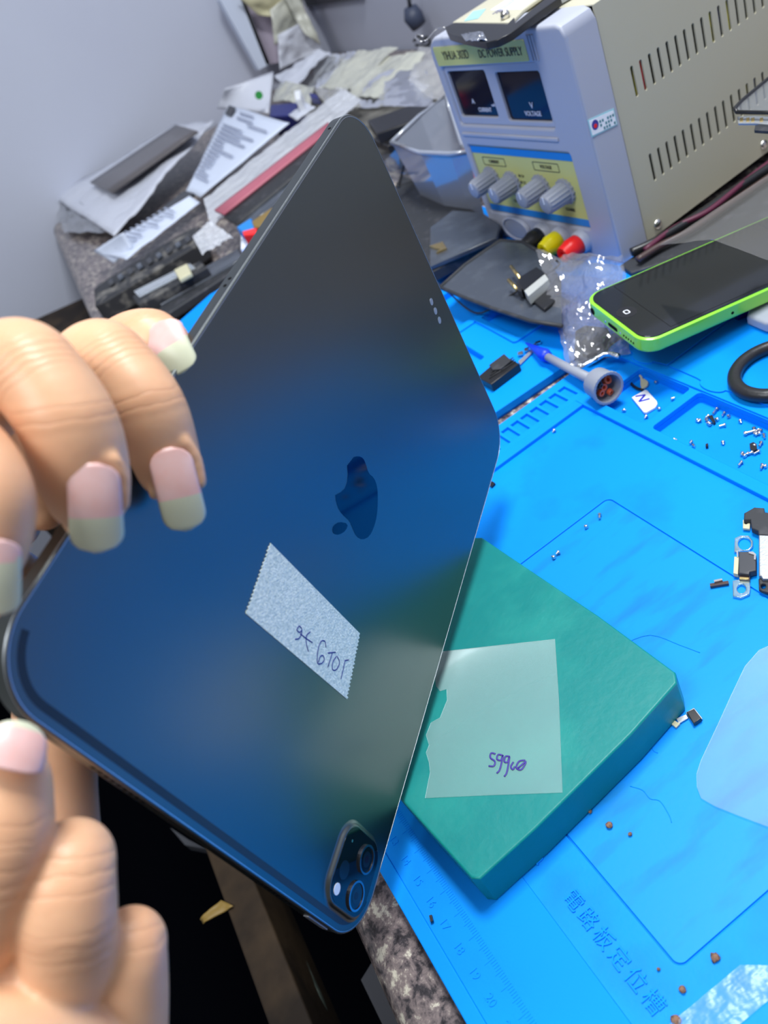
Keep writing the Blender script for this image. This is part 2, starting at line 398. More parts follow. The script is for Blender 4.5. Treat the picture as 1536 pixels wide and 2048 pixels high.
plate('front_rim', [rrect(X0, X1, Y0, -.0325, .002)], -.0008, .0009, I4, M['blue'], m1, bevel=.0004)
lad = [R(-.370, -.3568, .0485 + .0072 * k, .0485 + .0072 * k + .0052) for k in range(21)]
plate('ladder_border', [R(X0 + .0004, -.3515, .0045, .2330)] + lad, -.0008, .0012, I4, M['blue'], m1, bevel=.0002)
plate('inner_rim', [R(-.3512, -.3445, .0045, .1915)], -.0008, .0024, I4, M['blue'], m1, bevel=.0006)
th = [[(x, y) for x, y in t] for t in trays]
plate('tray_rim', [R(-.3512, -.001, .1915, .2320)] + th, -.0008, .0024, I4, M['blue'], m1, bevel=.0005)
plate('lid_bed', [R(-.372, -.001, .2320, .371)], -.0008, .0036, I4, M['blue'], m1, bevel=.0004)
def lid_outline(x0, x1, tabs):
    pts = [(x1, .366), (x0, .366), (x0, .2385)]
    for tx in tabs:
        pts += [(tx - .0125, .2378)]
        for i in range(0, 11):
            a = math.pi * i / 10; pts.append((tx - .0085 * math.cos(a), .2372 - .0042 * math.sin(a)))
        pts += [(tx + .0125, .2378)]
    pts += [(x1, .2385)]; return pts
lidp = plate('lid', [lid_outline(-.3245, -.215, [-.291])], .0036, .0046, I4, M['blue'], m1, bevel=.0003)
plate('lid', [lid_outline(-.3685, -.3262, [-.344])], .0036, .0046, I4, M['blue'], m1, bevel=.0003)
plate('lid', [lid_outline(-.2132, -.008, [-.16, -.05])], .0036, .0046, I4, M['blue'], m1, bevel=.0003)
# ruler: one tick per millimetre
tk = []
for k in range(-190, 115):
    x = -.127 + .001 * k
    if x < -.37: continue
    ln = .0042 if k % 10 == 0 else (.0031 if k % 5 == 0 else .0021)
    tk.append((x - .00012, x + .00012, -.0190 - ln, -.0190, .0002, .00048))
boxes('ruler_tick', I4, tk, M['blue'], m1).name = 'ruler_ticks'
for k in range(0, 27):
    text('ruler_number', str(k), .0042, Matrix.Translation((-.327 + .01 * k, -.0275, .0004)), M['blue'], m1, .0004)
for i, ch in enumerate('電路板定位槽'):
    text('character', ch, .0068, Matrix.Translation((-.1345 + .0077 * i, .0135, .0004)), M['blue'], m1, .0004)
text('character', 'a', .0075, Matrix.Translation((-.1535, .0135, .0004)), M['blue'], m1, .0006)
strokes('scratch', [[G(x, y, .0002) for x, y in l] for l in (
    [(1260, 1572), (1285, 1580), (1300, 1597), (1320, 1602), (1338, 1630), (1343, 1645)],
    [(1240, 1290), (1300, 1270), (1360, 1290), (1400, 1305)],
    [(1300, 1480), (1306, 1500), (1316, 1506)])], .00013, M['blue_stain'], m1, Vector((0, 0, 1)))

# ================================================================== SECOND MAT behind the gap
m2 = thing('repair_mat', (-0.6, 0.2, -0.006), 'second blue silicone mat beyond the granite gap, under the dark glass and power supply', 'mat')
ang = math.atan2(-.004 + .0, .052)
M2 = Matrix.Translation((-.390, .158, 0)) @ Matrix.Rotation(-.05, 4, 'Z')
plate('mat_base', [rrect(-.40, 0, -.19, .16, .005), rrect(-.105, -.055, .055, .10, .002), rrect(-.17, -.115, .03, .10, .002), rrect(-.105, -.060, .004, .030, .002), rrect(-.30, -.18, -.15, .1, .003)], -.0045, .0006, M2, M['blue'], m2, bevel=.0006)
plate('mat_floor', [rrect(-.399, -.001, -.189, .159, .005)], -.006, -.0045, M2, M['blue'], m2)
plate('ridge', [rrect(-.11, -.052, .050, .105, .003), rrect(-.105, -.055, .055, .10, .002)], .0006, .0022, M2, M['blue'], m2, bevel=.0004)
plate('ridge', [rrect(-.11, -.105, -.02, .05, .002)], .0006, .0020, M2, M['blue'], m2, bevel=.0004)

# ================================================================== GREEN WAX SLAB
sb = thing('soldering_slab', (-.23, .04, 0), 'thick green wax slab lying on the blue mat with a taped note', 'slab')
TOPZ = .0185
outl = [(-.1680, .0960), (-.1605, .0900), (-.1505, -.0065), (-.1550, -.0112), (-.3150, -.0270), (-.3280, .0830)]
plate('slab_body', [smoothed(outl, 1)], 0.0003, TOPZ, I4, M['wax'], sb, bevel=.0009)
nt_ = thing('tape_note', (-.2, .02, TOPZ), 'frosted translucent tape note with violet handwriting on the green slab', 'note')
lab = [(862, 1305), (1110, 1278), (1118, 1400), (1125, 1585), (985, 1590), (850, 1596), (856, 1565), (860, 1545), (858, 1525), (852, 1505), (858, 1490), (852, 1470), (862, 1445), (880, 1435), (894, 1400), (893, 1378), (880, 1382), (872, 1372), (868, 1340)]
gplate('tape_piece', lab, TOPZ + .0001, TOPZ + .0003, M['label'], nt_)
w_ = lambda x, y: G(760 + .505 * x, 1240 + .505 * y, TOPZ + .0004)
strokes('handwriting', [[w_(*p) for p in l] for l in (
    [(457, 530), (440, 527), (437, 545), (455, 560), (450, 578), (430, 578)],
    [(485, 535), (468, 533), (463, 550), (478, 555), (487, 535), (475, 590), (462, 607)],
    [(513, 540), (497, 540), (492, 560), (505, 562), (513, 540), (503, 600), (492, 620)],
    [(528, 562), (518, 580), (526, 592), (534, 580)],
    [(575, 555), (550, 560), (540, 585), (560, 592), (578, 560), (545, 588)])], .00032, M['ink2'], nt_, Vector((0, 0, 1)))

# ================================================================== TABLET
def rot3(rx, ry, rz): return Matrix.Rotation(rz, 3, 'Z') @ Matrix.Rotation(ry, 3, 'Y') @ Matrix.Rotation(rx, 3, 'X')
TR = rot3(-1.56199328, -0.0679689, 2.28596683); TO = Vector((-0.15063666, -0.06266294, 0.19682049))
TM = TR.to_4x4(); TM.translation = TO
TN = -(TR.col[2])                    # back face outward, towards the camera
def TP(px, py, off=0.0):
    p = on_plane(px, py, TO + TN * off, TN); return p
def TL(px, py, off=0.0):
    q = TM.inverted() @ TP(px, py, off); return (q.x, q.y)
LEN, WID, TH, CR = .2476, .1785, .0059, .018
tb = thing('tablet', TO, 'large space grey tablet held on edge, back with camera facing the viewer', 'tablet')
body = plate('aluminium_body', [rrect(0, LEN, 0, WID, CR, 16)], 0, TH - .0006, TM, M['space'], tb, bevel=.00045)
plate('front_glass', [rrect(.0006, LEN - .0006, .0006, WID - .0006, CR - .0006, 16)], TH - .0006, TH, TM, M['blackglass'], tb)
# chamfer round the back; its edge highlight is painted in with paler metal
def ring_strip(name, la, lb, mat, par):
    V = [TM @ Vector((x, y, la[1])) for x, y in la[0]] + [TM @ Vector((x, y, lb[1])) for x, y in lb[0]]; n = len(la[0])
    o = mesh(name, V, [(i, (i + 1) % n, n + (i + 1) % n, n + i) for i in range(n)], mat, par, smooth=True)
    m_ = o.modifiers.new('s', 'SOLIDIFY'); m_.thickness = .0001; m_.offset = 0; return o
ring_strip('highlight_chamfer', (rrect(.00075, LEN - .00075, .00075, WID - .00075, CR - .0006, 16), -.00006), (rrect(-.00006, LEN + .00006, -.00006, WID + .00006, CR, 16), .00062), M['space_edge'], tb)
def ring(name, d0, d1, z0, z1, mat, par):
    return plate(name, [rrect(d0, LEN - d0, d0, WID - d0, CR - d0, 16), rrect(d1, LEN - d1, d1, WID - d1, CR - d1, 16)], z0, z1, TM, mat, par)
# antenna band: an open strip that follows the top short edge
def arc_pts(d):
    r = CR - d; p = []
    for i in range(0, 13):
        a = math.radians(255 - (255 - 180) * i / 12); p.append((CR + r * math.cos(a), CR + r * math.sin(a)))
    for i in range(0, 13):
        a = math.radians(180 - (180 - 105) * i / 12); p.append((CR + r * math.cos(a), WID - CR + r * math.sin(a)))
    return p
plate('antenna_band', [arc_pts(.0027) + arc_pts(.0048)[::-1]], -.00004, .0002, TM, M['band'], tb)
# camera bump
bu0, bu1, bv0, bv1 = .0057, .0327, .1462, .1731
def loft_plate(name, levels, mat, par, M_):
    V = []; F = []; n = len(levels[0][0])
    for pts, z in levels: V += [M_ @ Vector((x, y, z)) for x, y in pts]
    for i in range(len(levels) - 1):
        for k in range(n): F.append((i * n + k, i * n + (k + 1) % n, (i + 1) * n + (k + 1) % n, (i + 1) * n + k))
    F.append(tuple((len(levels) - 1) * n + k for k in range(n)))
    o = mesh(name, V, F, mat, par, smooth=True); o.data.set_sharp_from_angle(angle=math.radians(50)); return o
lv = []
for g_, z in ((.0012, 0.0), (.0005, -.0002), (0, -.0006), (-.0003, -.0012), (-.0008, -.00145), (-.0011, -.0015)):
    lv.append((rrect(bu0 - g_, bu1 + g_, bv0 - g_, bv1 + g_, .0078 + g_, 12), z))
bump = loft_plate('camera_bump', lv, M['space'], tb, TM)
plate('camera_glass', [rrect(bu0 + .0011, bu1 - .0011, bv0 + .0011, bv1 - .0011, .0066, 12)], -.00165, -.0014, TM, M['blackglass'], bump)
def disc(name, u, v, r, z0, z1, mat, par, r_in=None):
    ol = [circ(u, v, r, 32)] + ([circ(u, v, r_in, 32)] if r_in else [])
    return plate(name, ol, z0, z1, TM, mat, par)
M['lensblack'] = pmat('lens_barrel', (0.006, 0.008, 0.012, 1), rough=.25)
M['lensring'] = pmat('lens_ring', (0.32, 0.34, 0.38, 1), rough=.25, metal=1.0)
for (lx, ly) in ((733, 1719), (712, 1792)):
    u, v = TL(lx, ly, .002)
    disc('lens_ring', u, v, .0049, -.0024, -.0015, M['lensring'], bump, .0042)
    disc('lens', u, v, .0042, -.0021, -.0016, M['blackglass'], bump)
    disc('lens_core', u, v, .0026, -.00215, -.0021, M['lensblack'], bump)
    disc('lens_glass', u, v, .0012, -.0022, -.00215, M['window'], bump)
u, v = TL(674, 1778, .0017); disc('flash', u, v, .0019, -.0018, -.0016, M['white'], bump)
u, v = TL(705, 1682, .0017); disc('microphone_hole', u, v, .0005, -.0017, -.0016, M['steel'], bump)
u, v = TL(689, 1740, .0017); disc('depth_sensor', u, v, .0030, -.00168, -.0016, M['lensblack'], bump)
# logo
w_ = lambda x, y: TL(420 + .2734 * x, 860 + .2734 * y)
lg = [w_(*p) for p in [(1000, 235), (1040, 200), (1085, 190), (1120, 205), (1140, 250), (1158, 315), (1200, 350), (1222, 410), (1228, 500), (1222, 620), (1200, 710), (1165, 780), (1115, 805), (1070, 780), (1045, 725), (1020, 665), (985, 635), (945, 590), (922, 530), (914, 458)]]
bite = [w_(*p) for p in [(914, 458), (955, 455), (985, 428), (1003, 380), (1008, 320), (1003, 260)]]
lgp = smoothed(lg, 1)[2:-2] + bite[1:]
plate('logo', [lgp], -.00006, .0001, TM, M['logo'], tb)
leaf = smoothed([w_(*p) for p in [(893, 735), (900, 700), (945, 670), (1010, 685), (995, 735), (945, 768), (905, 762)]], 1)
plate('logo_leaf', [leaf], -.00006, .0001, TM, M['logo'], tb)
for px, py in ((863, 603.5), (871, 622), (879, 640.5)):
    u, v = TL(px, py); disc('connector_pin', u, v, .00155, -.00006, .0001, M['steelb'], tb)
# top short edge: speaker slots, power button; left edge: microphones
EM = frame(TO, TR.col[1], TR.col[2], -TR.col[0])   # x along short edge, y through thickness, z outwards
EM = frame(TO, TR.col[1], TR.col[2], TR.col[1].cross(TR.col[2]))
sgn = 1 if TR.col[1].cross(TR.col[2]).dot(-TR.col[0]) > 0 else -1
def edge_box(name, a0, a1, b0, b1, h, mat, bv=0):
    z = sorted((-.0002 * sgn, h * sgn)); return box(name, EM, a0, a1, b0, b1, z[0], z[1], mat, tb, bv)
for k in range(9): edge_box('speaker_slot', .040 + .0024 * k, .0413 + .0024 * k, .0022, .0034, .00008, M['slot_dark'])
for k in range(9): edge_box('speaker_slot', .1150 + .0024 * k, .1163 + .0024 * k, .0022, .0034, .00008, M['slot_dark'])
edge_box('power_button', .146, .159, .0018, .0040, .0004, M['space_edge'], .0002)
LM = frame(TO, TR.col[0], TR.col[2], TR.col[0].cross(TR.col[2]))
for k, a in enumerate((.131, .1345, .225)):
    V_ = [LM @ Vector((a + x, .0028 + y, z * (-1 if LM.col[2].to_3d().dot(TR.col[1]) > 0 else 1))) for z in (-.0002, .0001) for x, y in circ(0, 0, .0006, 12)]
    mesh('microphone_hole', V_, [tuple(range(12)), tuple(range(12, 24))] + [(i, (i + 1) % 12, 12 + (i + 1) % 12, 12 + i) for i in range(12)], M['slot_dark'], tb)
# masking tape sticker with torn ends
st = thing('tape_sticker', TP(600, 1240), 'torn white masking tape strip with blue handwriting stuck on the tablet back', 'sticker')
def torn(a, b, n, amp):
    p = []
    for i in range(n):
        t = i / n; x = a[0] + (b[0] - a[0]) * t; y = a[1] + (b[1] - a[1]) * t
        o = amp * (1 if i % 2 else -1) * random.uniform(.4, 1); p.append((x + o, y + o * .2))
    return p
A_, B_, C_, D_ = (540, 1086), (719, 1267), (693, 1398), (491, 1227)
pix = [A_] + [B_] + torn((718, 1272), C_, 34, 2.2) + [C_] + [D_] + torn((493, 1222), A_, 34, 2.2)
plate('tape_strip', [[TL(*p) for p in pix]], -.00022, -.00002, TM, M['masking'], st)
w_ = lambda x, y: TP(420 + .2734 * x, 860 + .2734 * y, .00026)
strokes('handwriting', [[w_(*p) for p in l] for l in (
    [(655, 1432), (672, 1458), (655, 1480), (636, 1460), (652, 1434)], [(672, 1460), (668, 1495), (650, 1525), (622, 1532)],
    [(660, 1490), (700, 1522), (750, 1556)], [(735, 1476), (706, 1505), (705, 1560), (720, 1620)],
    [(848, 1590), (842, 1548), (815, 1545), (792, 1600), (785, 1700), (815, 1708), (836, 1680), (826, 1650), (806, 1660), (792, 1700)],
    [(862, 1632), (920, 1626)], [(895, 1630), (862, 1735)],
    [(925, 1655), (898, 1700), (897, 1752), (925, 1752), (948, 1700), (930, 1655)],
    [(985, 1688), (1015, 1682)], [(988, 1686), (975, 1750), (958, 1822)])], .00022, M['ink'], st, TN)
# ================================================================== HANDS
def skin(name, joints, col=(.78, .46, .27, 1), col2=(.62, .30, .16, 1)):
    m = pmat(name, col, rough=.42, spec=.38, sss=(.22, (1.0, .35, .18), .0025)); nt = m.node_tree; N = nt.nodes; L = nt.links; p = N['Principled BSDF']
    geo = N.new('ShaderNodeNewGeometry')
    nz = N.new('ShaderNodeTexNoise'); nz.inputs['Scale'].default_value = 55; nz.inputs['Detail'].default_value = 4; L.new(geo.outputs['Position'], nz.inputs['Vector'])
    cr = N.new('ShaderNodeValToRGB'); cr.color_ramp.elements[0].position = .38; cr.color_ramp.elements[1].position = .68
    cr.color_ramp.elements[0].color = col; cr.color_ramp.elements[1].color = tuple(col[i] * .55 + col2[i] * .45 for i in range(3)) + (1,)
    L.new(nz.outputs['Fac'], cr.inputs['Fac'])
    def math_(op, a, b=None, c=None):
        n = N.new('ShaderNodeMath'); n.operation = op
        for i, x in enumerate((a, b, c)):
            if x is None: continue
            if isinstance(x, (int, float)): n.inputs[i].default_value = x
            else: L.new(x, n.inputs[i])
        return n.outputs[0]
    fine = N.new('ShaderNodeTexNoise'); fine.inputs['Scale'].default_value = 1100; fine.inputs['Detail'].default_value = 3; L.new(geo.outputs['Position'], fine.inputs['Vector'])
    dist = N.new('ShaderNodeTexNoise'); dist.inputs['Scale'].default_value = 160; dist.inputs['Detail'].default_value = 3; L.new(geo.outputs['Position'], dist.inputs['Vector'])
    H = math_('MULTIPLY', fine.outputs['Fac'], .10); red = None
    for pos, ax, rad, freq, amp in joints:
        s = N.new('ShaderNodeVectorMath'); s.operation = 'SUBTRACT'; L.new(geo.outputs['Position'], s.inputs[0]); s.inputs[1].default_value = tuple(pos)
        d = N.new('ShaderNodeVectorMath'); d.operation = 'DOT_PRODUCT'; L.new(s.outputs[0], d.inputs[0]); d.inputs[1].default_value = tuple(ax.normalized())
        ab = math_('ABSOLUTE', d.outputs['Value'])
        mr = N.new('ShaderNodeMapRange'); mr.interpolation_type = 'SMOOTHSTEP'; mr.inputs['From Min'].default_value = rad; mr.inputs['From Max'].default_value = rad * .25
        L.new(ab, mr.inputs['Value'])
        ln = N.new('ShaderNodeVectorMath'); ln.operation = 'LENGTH'; L.new(s.outputs[0], ln.inputs[0])
        m3 = N.new('ShaderNodeMapRange'); m3.interpolation_type = 'SMOOTHSTEP'; m3.inputs['From Min'].default_value = .019; m3.inputs['From Max'].default_value = .012; L.new(ln.outputs['Value'], m3.inputs['Value'])
        ph = math_('MULTIPLY_ADD', dist.outputs['Fac'], 3.5, math_('MULTIPLY', d.outputs['Value'], freq))
        sn = math_('POWER', math_('ABSOLUTE', math_('SINE', ph)), .35)
        H = math_('ADD', H, math_('MULTIPLY', math_('MULTIPLY', sn, math_('MULTIPLY', mr.outputs[0], m3.outputs[0])), amp))
        r_ = math_('MULTIPLY', math_('MULTIPLY', mr.outputs[0], m3.outputs[0]), .30); red = r_ if red is None else math_('MAXIMUM', red, r_)
    bp = N.new('ShaderNodeBump'); bp.inputs['Strength'].default_value = .7; bp.inputs['Distance'].default_value = .00032
    L.new(H, bp.inputs['Height']); L.new(bp.outputs['Normal'], p.inputs['Normal'])
    mx = N.new('ShaderNodeMix'); mx.data_type = 'RGBA'; mx.inputs['B'].default_value = col2; L.new(cr.outputs['Color'], mx.inputs['A'])
    if red is not None: L.new(red, mx.inputs['Factor'])
    else: mx.inputs['Factor'].default_value = 0
    L.new(mx.outputs['Result'], p.inputs['Base Color']); return m
M['nail'] = pmat('nail_bed', (.74, .44, .40, 1), rough=.36, spec=.4, var=(140, (.78, .52, .50, 1), .4, .7), sss=(.2, (1, .3, .25), .002))
M['nailtip'] = pmat('nail_free_edge', (.58, .60, .43, 1), rough=.35, spec=.5, sss=(.3, (1, 1, .8), .002))
def finger_geo(pts, n=36, sub=6, flat=1.0, fl_n=None):
    """pts: (px, py, depth, radius_px); closed round-ended limb, radius read at that depth"""
    P = [Vector(PD(x, y, d)) for x, y, d, r in pts]; Rr = [r * d / FPX for x, y, d, r in pts]
    C4 = [Vector((p.x, p.y, p.z)) for p in P]
    C = catmull(C4, sub); RR = [v.x for v in catmull([Vector((r, 0, 0)) for r in Rr], sub)]
    V = []; F = []; up = None; rings = []
    t0 = (C[1] - C[0]).normalized(); t1 = (C[-1] - C[-2]).normalized()
    L_ = []
    for k in range(7): a = math.pi / 2 * (k + .15) / 7; L_.append((C[0] - t0 * RR[0] * math.cos(a), RR[0] * math.sin(a), t0))
    for i in range(len(C)):
        t = (C[min(i + 1, len(C) - 1)] - C[max(i - 1, 0)]).normalized(); L_.append((C[i], RR[i], t))
    for k in range(7): a = math.pi / 2 * (6.85 - k) / 7; L_.append((C[-1] + t1 * RR[-1] * math.cos(a), RR[-1] * math.sin(a), t1))
    for c, r, t in L_:
        if up is None: up = (Vector(c) - CAM).cross(t).normalized()
        a = (up - t * up.dot(t)).normalized(); up = a; b = t.cross(a)
        for k in range(n):
            an = 2 * math.pi * k / n; V.append(c + a * r * math.cos(an) + b * r * flat * math.sin(an))
    for i in range(len(L_) - 1):
        for k in range(n): F.append((i * n + k, i * n + (k + 1) % n, (i + 1) * n + (k + 1) % n, (i + 1) * n + k))
    F += [tuple(range(n))[::-1], tuple((len(L_) - 1) * n + k for k in range(n))]
    return V, F
def hand(name, limbs, joints, voxel=.0007, smooth_it=8):
    V = []; F = []
    for l in limbs:
        fl = 1.0
        if isinstance(l, dict): fl = l['flat']; l = l['p']
        v, f = finger_geo(l, flat=fl); k = len(V); V += v; F += [tuple(i + k for i in q) for q in f]
    o = mesh(name, V, F, skin(name + '_skin', joints), None, smooth=True)
    m = o.modifiers.new('remesh', 'REMESH'); m.mode = 'VOXEL'; m.voxel_size = voxel; m.use_smooth_shade = True
    s = o.modifiers.new('smooth', 'SMOOTH'); s.factor = .5; s.iterations = smooth_it
    return o
def nail(par, base, tip, wpx, bulge=.28, split=.6, tipw=.8, tilt=0.0, label=None, n=16, side=None, hook=0.0, rnd=.20):
    """curved nail plate between two photo points, width in pixels at the base depth"""
    b = PD(*base); t = PD(*tip); ax = t - b; Ln = ax.length; a = ax.normalized()
    toC = (CAM - b).normalized(); nrm = (toC - a * toC.dot(a)).normalized(); s = a.cross(nrm)
    if tilt: q = Quaternion(a, tilt); nrm = q @ nrm; s = q @ s
    w = wpx * base[2] / FPX / 2; V = []; F = []; fm = []; m = 20
    for j in range(m + 1):
        v = j / m
        if v < .22: ww = math.sqrt(max(0.02, 1 - ((.22 - v) / .22) ** 2)) * 1.0
        elif v > 1 - rnd: ww = (1 + (tipw - 1) * .8) * math.sqrt(max(0.012, 1 - ((v - 1 + rnd) / rnd) ** 2.2))
        else: ww = 1 + (tipw - 1) * (v - .22) / .58 * .8
        for i in range(n + 1):
            u = -1 + 2 * i / n
            h = bulge * w * (math.sqrt(max(0, 1 - (u * .92 * ww) ** 2)) - .55) - hook * Ln * v * v
            arc = math.sin(math.pi * min(1, v * 1.0)) * .06 * Ln
            V.append(b + a * (v * Ln) + s * (u * w * ww) + nrm * (h * 2 + arc))
    for j in range(m):
        for i in range(n):
            k = j * (n + 1) + i; F.append((k, k + 1, k + n + 2, k + n + 1))
            u = -1 + 2 * (i + .5) / n; fm.append(1 if (j + .5) / m > split - .05 * u * u else 0)
    o = mesh('fingernail', V, F, [M['nail'], M['nailtip']], par, smooth=True, fm=fm)
    mm = o.modifiers.new('solid', 'SOLIDIFY'); mm.thickness = .0005; mm.offset = 0
    return o
# upper hand: fingers wrap over the tablet's edge from the left
f1 = [(-150, 900, .205, 105), (-70, 815, .190, 100), (30, 735, .174, 98), (85, 770, .169, 95), (140, 855, .168, 97), (166, 945, .171, 92), (180, 1004, .1745, 78), (184, 1024, .176, 62)]
f2 = [(60, 900, .235, 90), (130, 800, .220, 84), (195, 722, .205, 82), (240, 745, .199, 78), (296, 815, .196, 75), (325, 895, .199, 71), (343, 950, .202, 62), (350, 968, .203, 46)]
f3 = [(150, 860, .262, 90), (200, 770, .252, 86), (262, 705, .240, 76), (302, 690, .231, 72), (318, 692, .229, 64)]
f0 = [(-120, 870, .165, 66), (-60, 900, .158, 74), (-16, 980, .154, 80), (-10, 1055, .154, 75), (-12, 1098, .156, 66)]
palm1 = [(-200, 960, .235, 150), (-60, 950, .240, 120), (30, 930, .240, 100)]
web = [(0, 860, .212, 80), (66, 950, .214, 66), (84, 1010, .217, 52)]
palm1b = [(-220, 1080, .22, 140), (-80, 1060, .232, 110), (10, 1040, .240, 70)]
thumb = [(-160, 1100, .25, 100), (40, 1200, .262, 84), (96, 1350, .25, 78), (112, 1480, .235, 78)]
J = lambda x, y, d, x2, y2, d2, rad, fr, amp: (PD(x, y, d), PD(x2, y2, d2) - PD(x, y, d), rad, fr, amp)
def folds(nails):
    out = []
    for (bx, by, bd), (tx, ty, td), w in nails:
        ax, ay = tx - bx, ty - by; L = math.hypot(ax, ay); ax /= L; ay /= L; sx, sy = -ay, ax
        for s in (-1, 1):
            o = s * (w / 2 + 3)
            out.append([(bx + sx * o * .75 - ax * 0, by + sy * o * .75 - ay * 0, bd + .0030, 15), (bx + sx * o + ax * L * .22, by + sy * o + ay * L * .22, bd + .0050, 16), (bx + sx * o + ax * L * .50, by + sy * o + ay * L * .50, bd + .0062, 14)])
        out.append([(bx - sx * w * .36 + ax * 4, by - sy * w * .36 + ay * 4, bd + .0030, 14), (bx - ax * 12, by - ay * 12, bd + .0018, 17), (bx + sx * w * .36 + ax * 4, by + sy * w * .36 + ay * 4, bd + .0030, 14)])
    return out
NA = ((188, 922, .1620), (197, 1101, .1670)); NB_ = ((335, 893, .1910), (377, 1059, .1950)); NC = ((318, 650, .2218), (372, 748, .2185))
folds1 = folds([(*NA, 104), (*NB_, 86)])
uh = hand('hand', [f1, f2, f3, f0, palm1, palm1b, thumb, web, [(150, 860, .262, 88), (-90, 960, .292, 110), (-330, 1120, .305, 125)], [(60, 900, .240, 92), (-120, 980, .272, 112), (-330, 1120, .305, 125)], [(-150, 900, .210, 105), (-330, 1120, .305, 125)], [(-330, 1120, .305, 120), (-480, 1330, .35, 130), (-700, 1650, .42, 150)]] + folds1, [
    J(75, 705, .163, 130, 800, .160, .0075, 1500, 1.0), J(150, 830, .158, 170, 930, .160, .0040, 1100, .6),
    J(220, 705, .193, 270, 780, .190, .0085, 1500, 1.0), J(296, 800, .188, 320, 880, .190, .0042, 1100, .6),
    J(285, 640, .225, 300, 690, .222, .004, 1400, .6)])
tag(uh, 'hand with long unpolished nails gripping the upper left edge of the tablet', 'hand')
nail(uh, (186, 924, .1628), (196, 1101, .1672), 100, .26, .62, 1.04)
nail(uh, (335, 895, .1918), (376, 1059, .1952), 84, .26, .62, 1.02)
nail(uh, *NC, 84, .26, .50, .85, tilt=.2)
nail(uh, (-5, 1075, .1475), (0, 1225, .151), 84, .30, .3, .9)
# lower hand: curled fingers below the tablet
a_ = [(-160, 2000, .165, 110), (-60, 1860, .158, 108), (0, 1700, .155, 100), (18, 1600, .155, 86), (28, 1545, .157, 72), (30, 1522, .158, 58)]
b_ = [(130, 1985, .170, 88), (135, 1915, .163, 96), (136, 1820, .159, 96), (142, 1745, .160, 88), (146, 1722, .162, 84)]
c_ = [(252, 2120, .175, 82), (256, 2000, .172, 80), (258, 1915, .170, 76), (262, 1888, .171, 72)]
fold = [(-120, 2080, .150, 110), (10, 2090, .153, 108), (120, 2110, .158, 100), (200, 2140, .166, 90)]
palm2 = [(-150, 2200, .18, 170), (60, 2220, .19, 170), (240, 2240, .195, 120)]
th2 = [(120, 1800, .205, 85), (118, 1700, .208, 82), (112, 1580, .212, 80), (112, 1480, .214, 80), (115, 1390, .216, 76)]
lh = hand('hand', [a_, b_, c_, fold, palm2, th2, [(60, 2220, .19, 160), (-200, 2520, .24, 165), (-560, 2950, .32, 185)], [(-40, 1900, .160, 90), (15, 1960, .160, 72), (40, 2020, .158, 80)], [(-60, 1880, .168, 110), (20, 2000, .166, 110), (60, 2080, .166, 110)], [(-120, 2000, .185, 120), (60, 1950, .19, 110), (200, 1980, .195, 90)]], [
    J(140, 1745, .150, 138, 1850, .148, .009, 1000, .9), J(135, 1890, .152, 135, 1990, .154, .004, 900, .6), J(262, 1870, .162, 258, 1990, .161, .008, 1100, .9),
    J(10, 1680, .146, 0, 1800, .146, .006, 1000, .6)])
tag(lh, 'curled hand below the tablet corner, thumb-side nail pointing up', 'hand')
nail(lh, (10, 1545, .1480), (46, 1450, .1535), 132, .34, .86, .9, rnd=.5)
# ================================================================== POWER SUPPLY
yaw = .053
PO = Vector((-.444, .312, .0006)); PX = Vector((-math.cos(yaw), -math.sin(yaw), 0)); PY = Vector((-math.sin(yaw), math.cos(yaw), 0))
PM = frame(PO, PX, PY, Vector((0, 0, 1)))      # x to the left along the front, y to the back, z up (left-handed, normals recalculated)
PF = frame(PO, PX, Vector((0, 0, 1)), -PY)     # front face: x left, y up, z out of the face
ps = thing('power_supply', PO, 'grey and beige bench DC power supply with four knobs behind the mats', 'power supply')
W_, H_, D_P = .1505, .157, .275
# front bezel with window openings
out = [(0, 0), (W_ - .004, .000), (W_, .006), (W_, H_ - .014)] + [(W_ - .014 + .014 * math.cos(a), H_ - .014 + .014 * math.sin(a)) for a in [math.radians(x) for x in (15, 30, 45, 60, 75)]] + [(W_ - .014, H_), (.008, H_), (.003, H_ - .002), (0, H_ - .008)]
win1 = [(.0915, .0985), (.0940, .1315), (.1400, .1330), (.1400, .1010)]
win1 = rrect(.0935, .1400, .0995, .1325, .002); win2 = rrect(.0355, .0825, .0975, .1305, .002)
plate('front_bezel', [out, rrect(.033, .143, .094, .136, .003), rrect(.0255, .1435, .0225, .0775, .002)], -.022, .003, PF, M['lilac_abs'], ps, bevel=.0022)
plate('window_frame', [rrect(.033, .143, .094, .136, .003), win1, win2], -.004, .0012, PF, M['lilac_abs'], ps, bevel=.0006)
for nme, wn in (('CURRENT', win1), ('VOLTAGE', win2)):
    wd = plate('display_window', [wn], -.004, -.0008, PF, M['window'], ps)
def ftext(s, cx, cz, size, mat, par, off=.0004, sx=1.0):
    # front lettering: text runs to the viewer's right, i.e. along -PX
    Mt = frame(PO + PX * cx + Vector((0, 0, cz)) - PY * off, -PX, Vector((0, 0, 1)), -PY)
    return text('lettering', s, size, Mt, mat, par, .0002, sx=sx)
ftext('CURRENT', .110, .1040, .0042, M['whiteprint'], ps, -.0004, .85); ftext('A', .1215, .1100, .005, M['whiteprint'], ps, -.0004); ftext('mA', .0980, .1075, .0030, M['whiteprint'], ps, -.0004)
ftext('VOLTAGE', .0560, .1020, .0046, M['whiteprint'], ps, -.0004, .85); ftext('V', .0550, .1075, .006, M['whiteprint'], ps, -.0004)
nl = plate('name_label', [rrect(.0390, .1440, .1375, .1505, .001)], .0028, .0034, PF, M['yellowpanel'], ps)
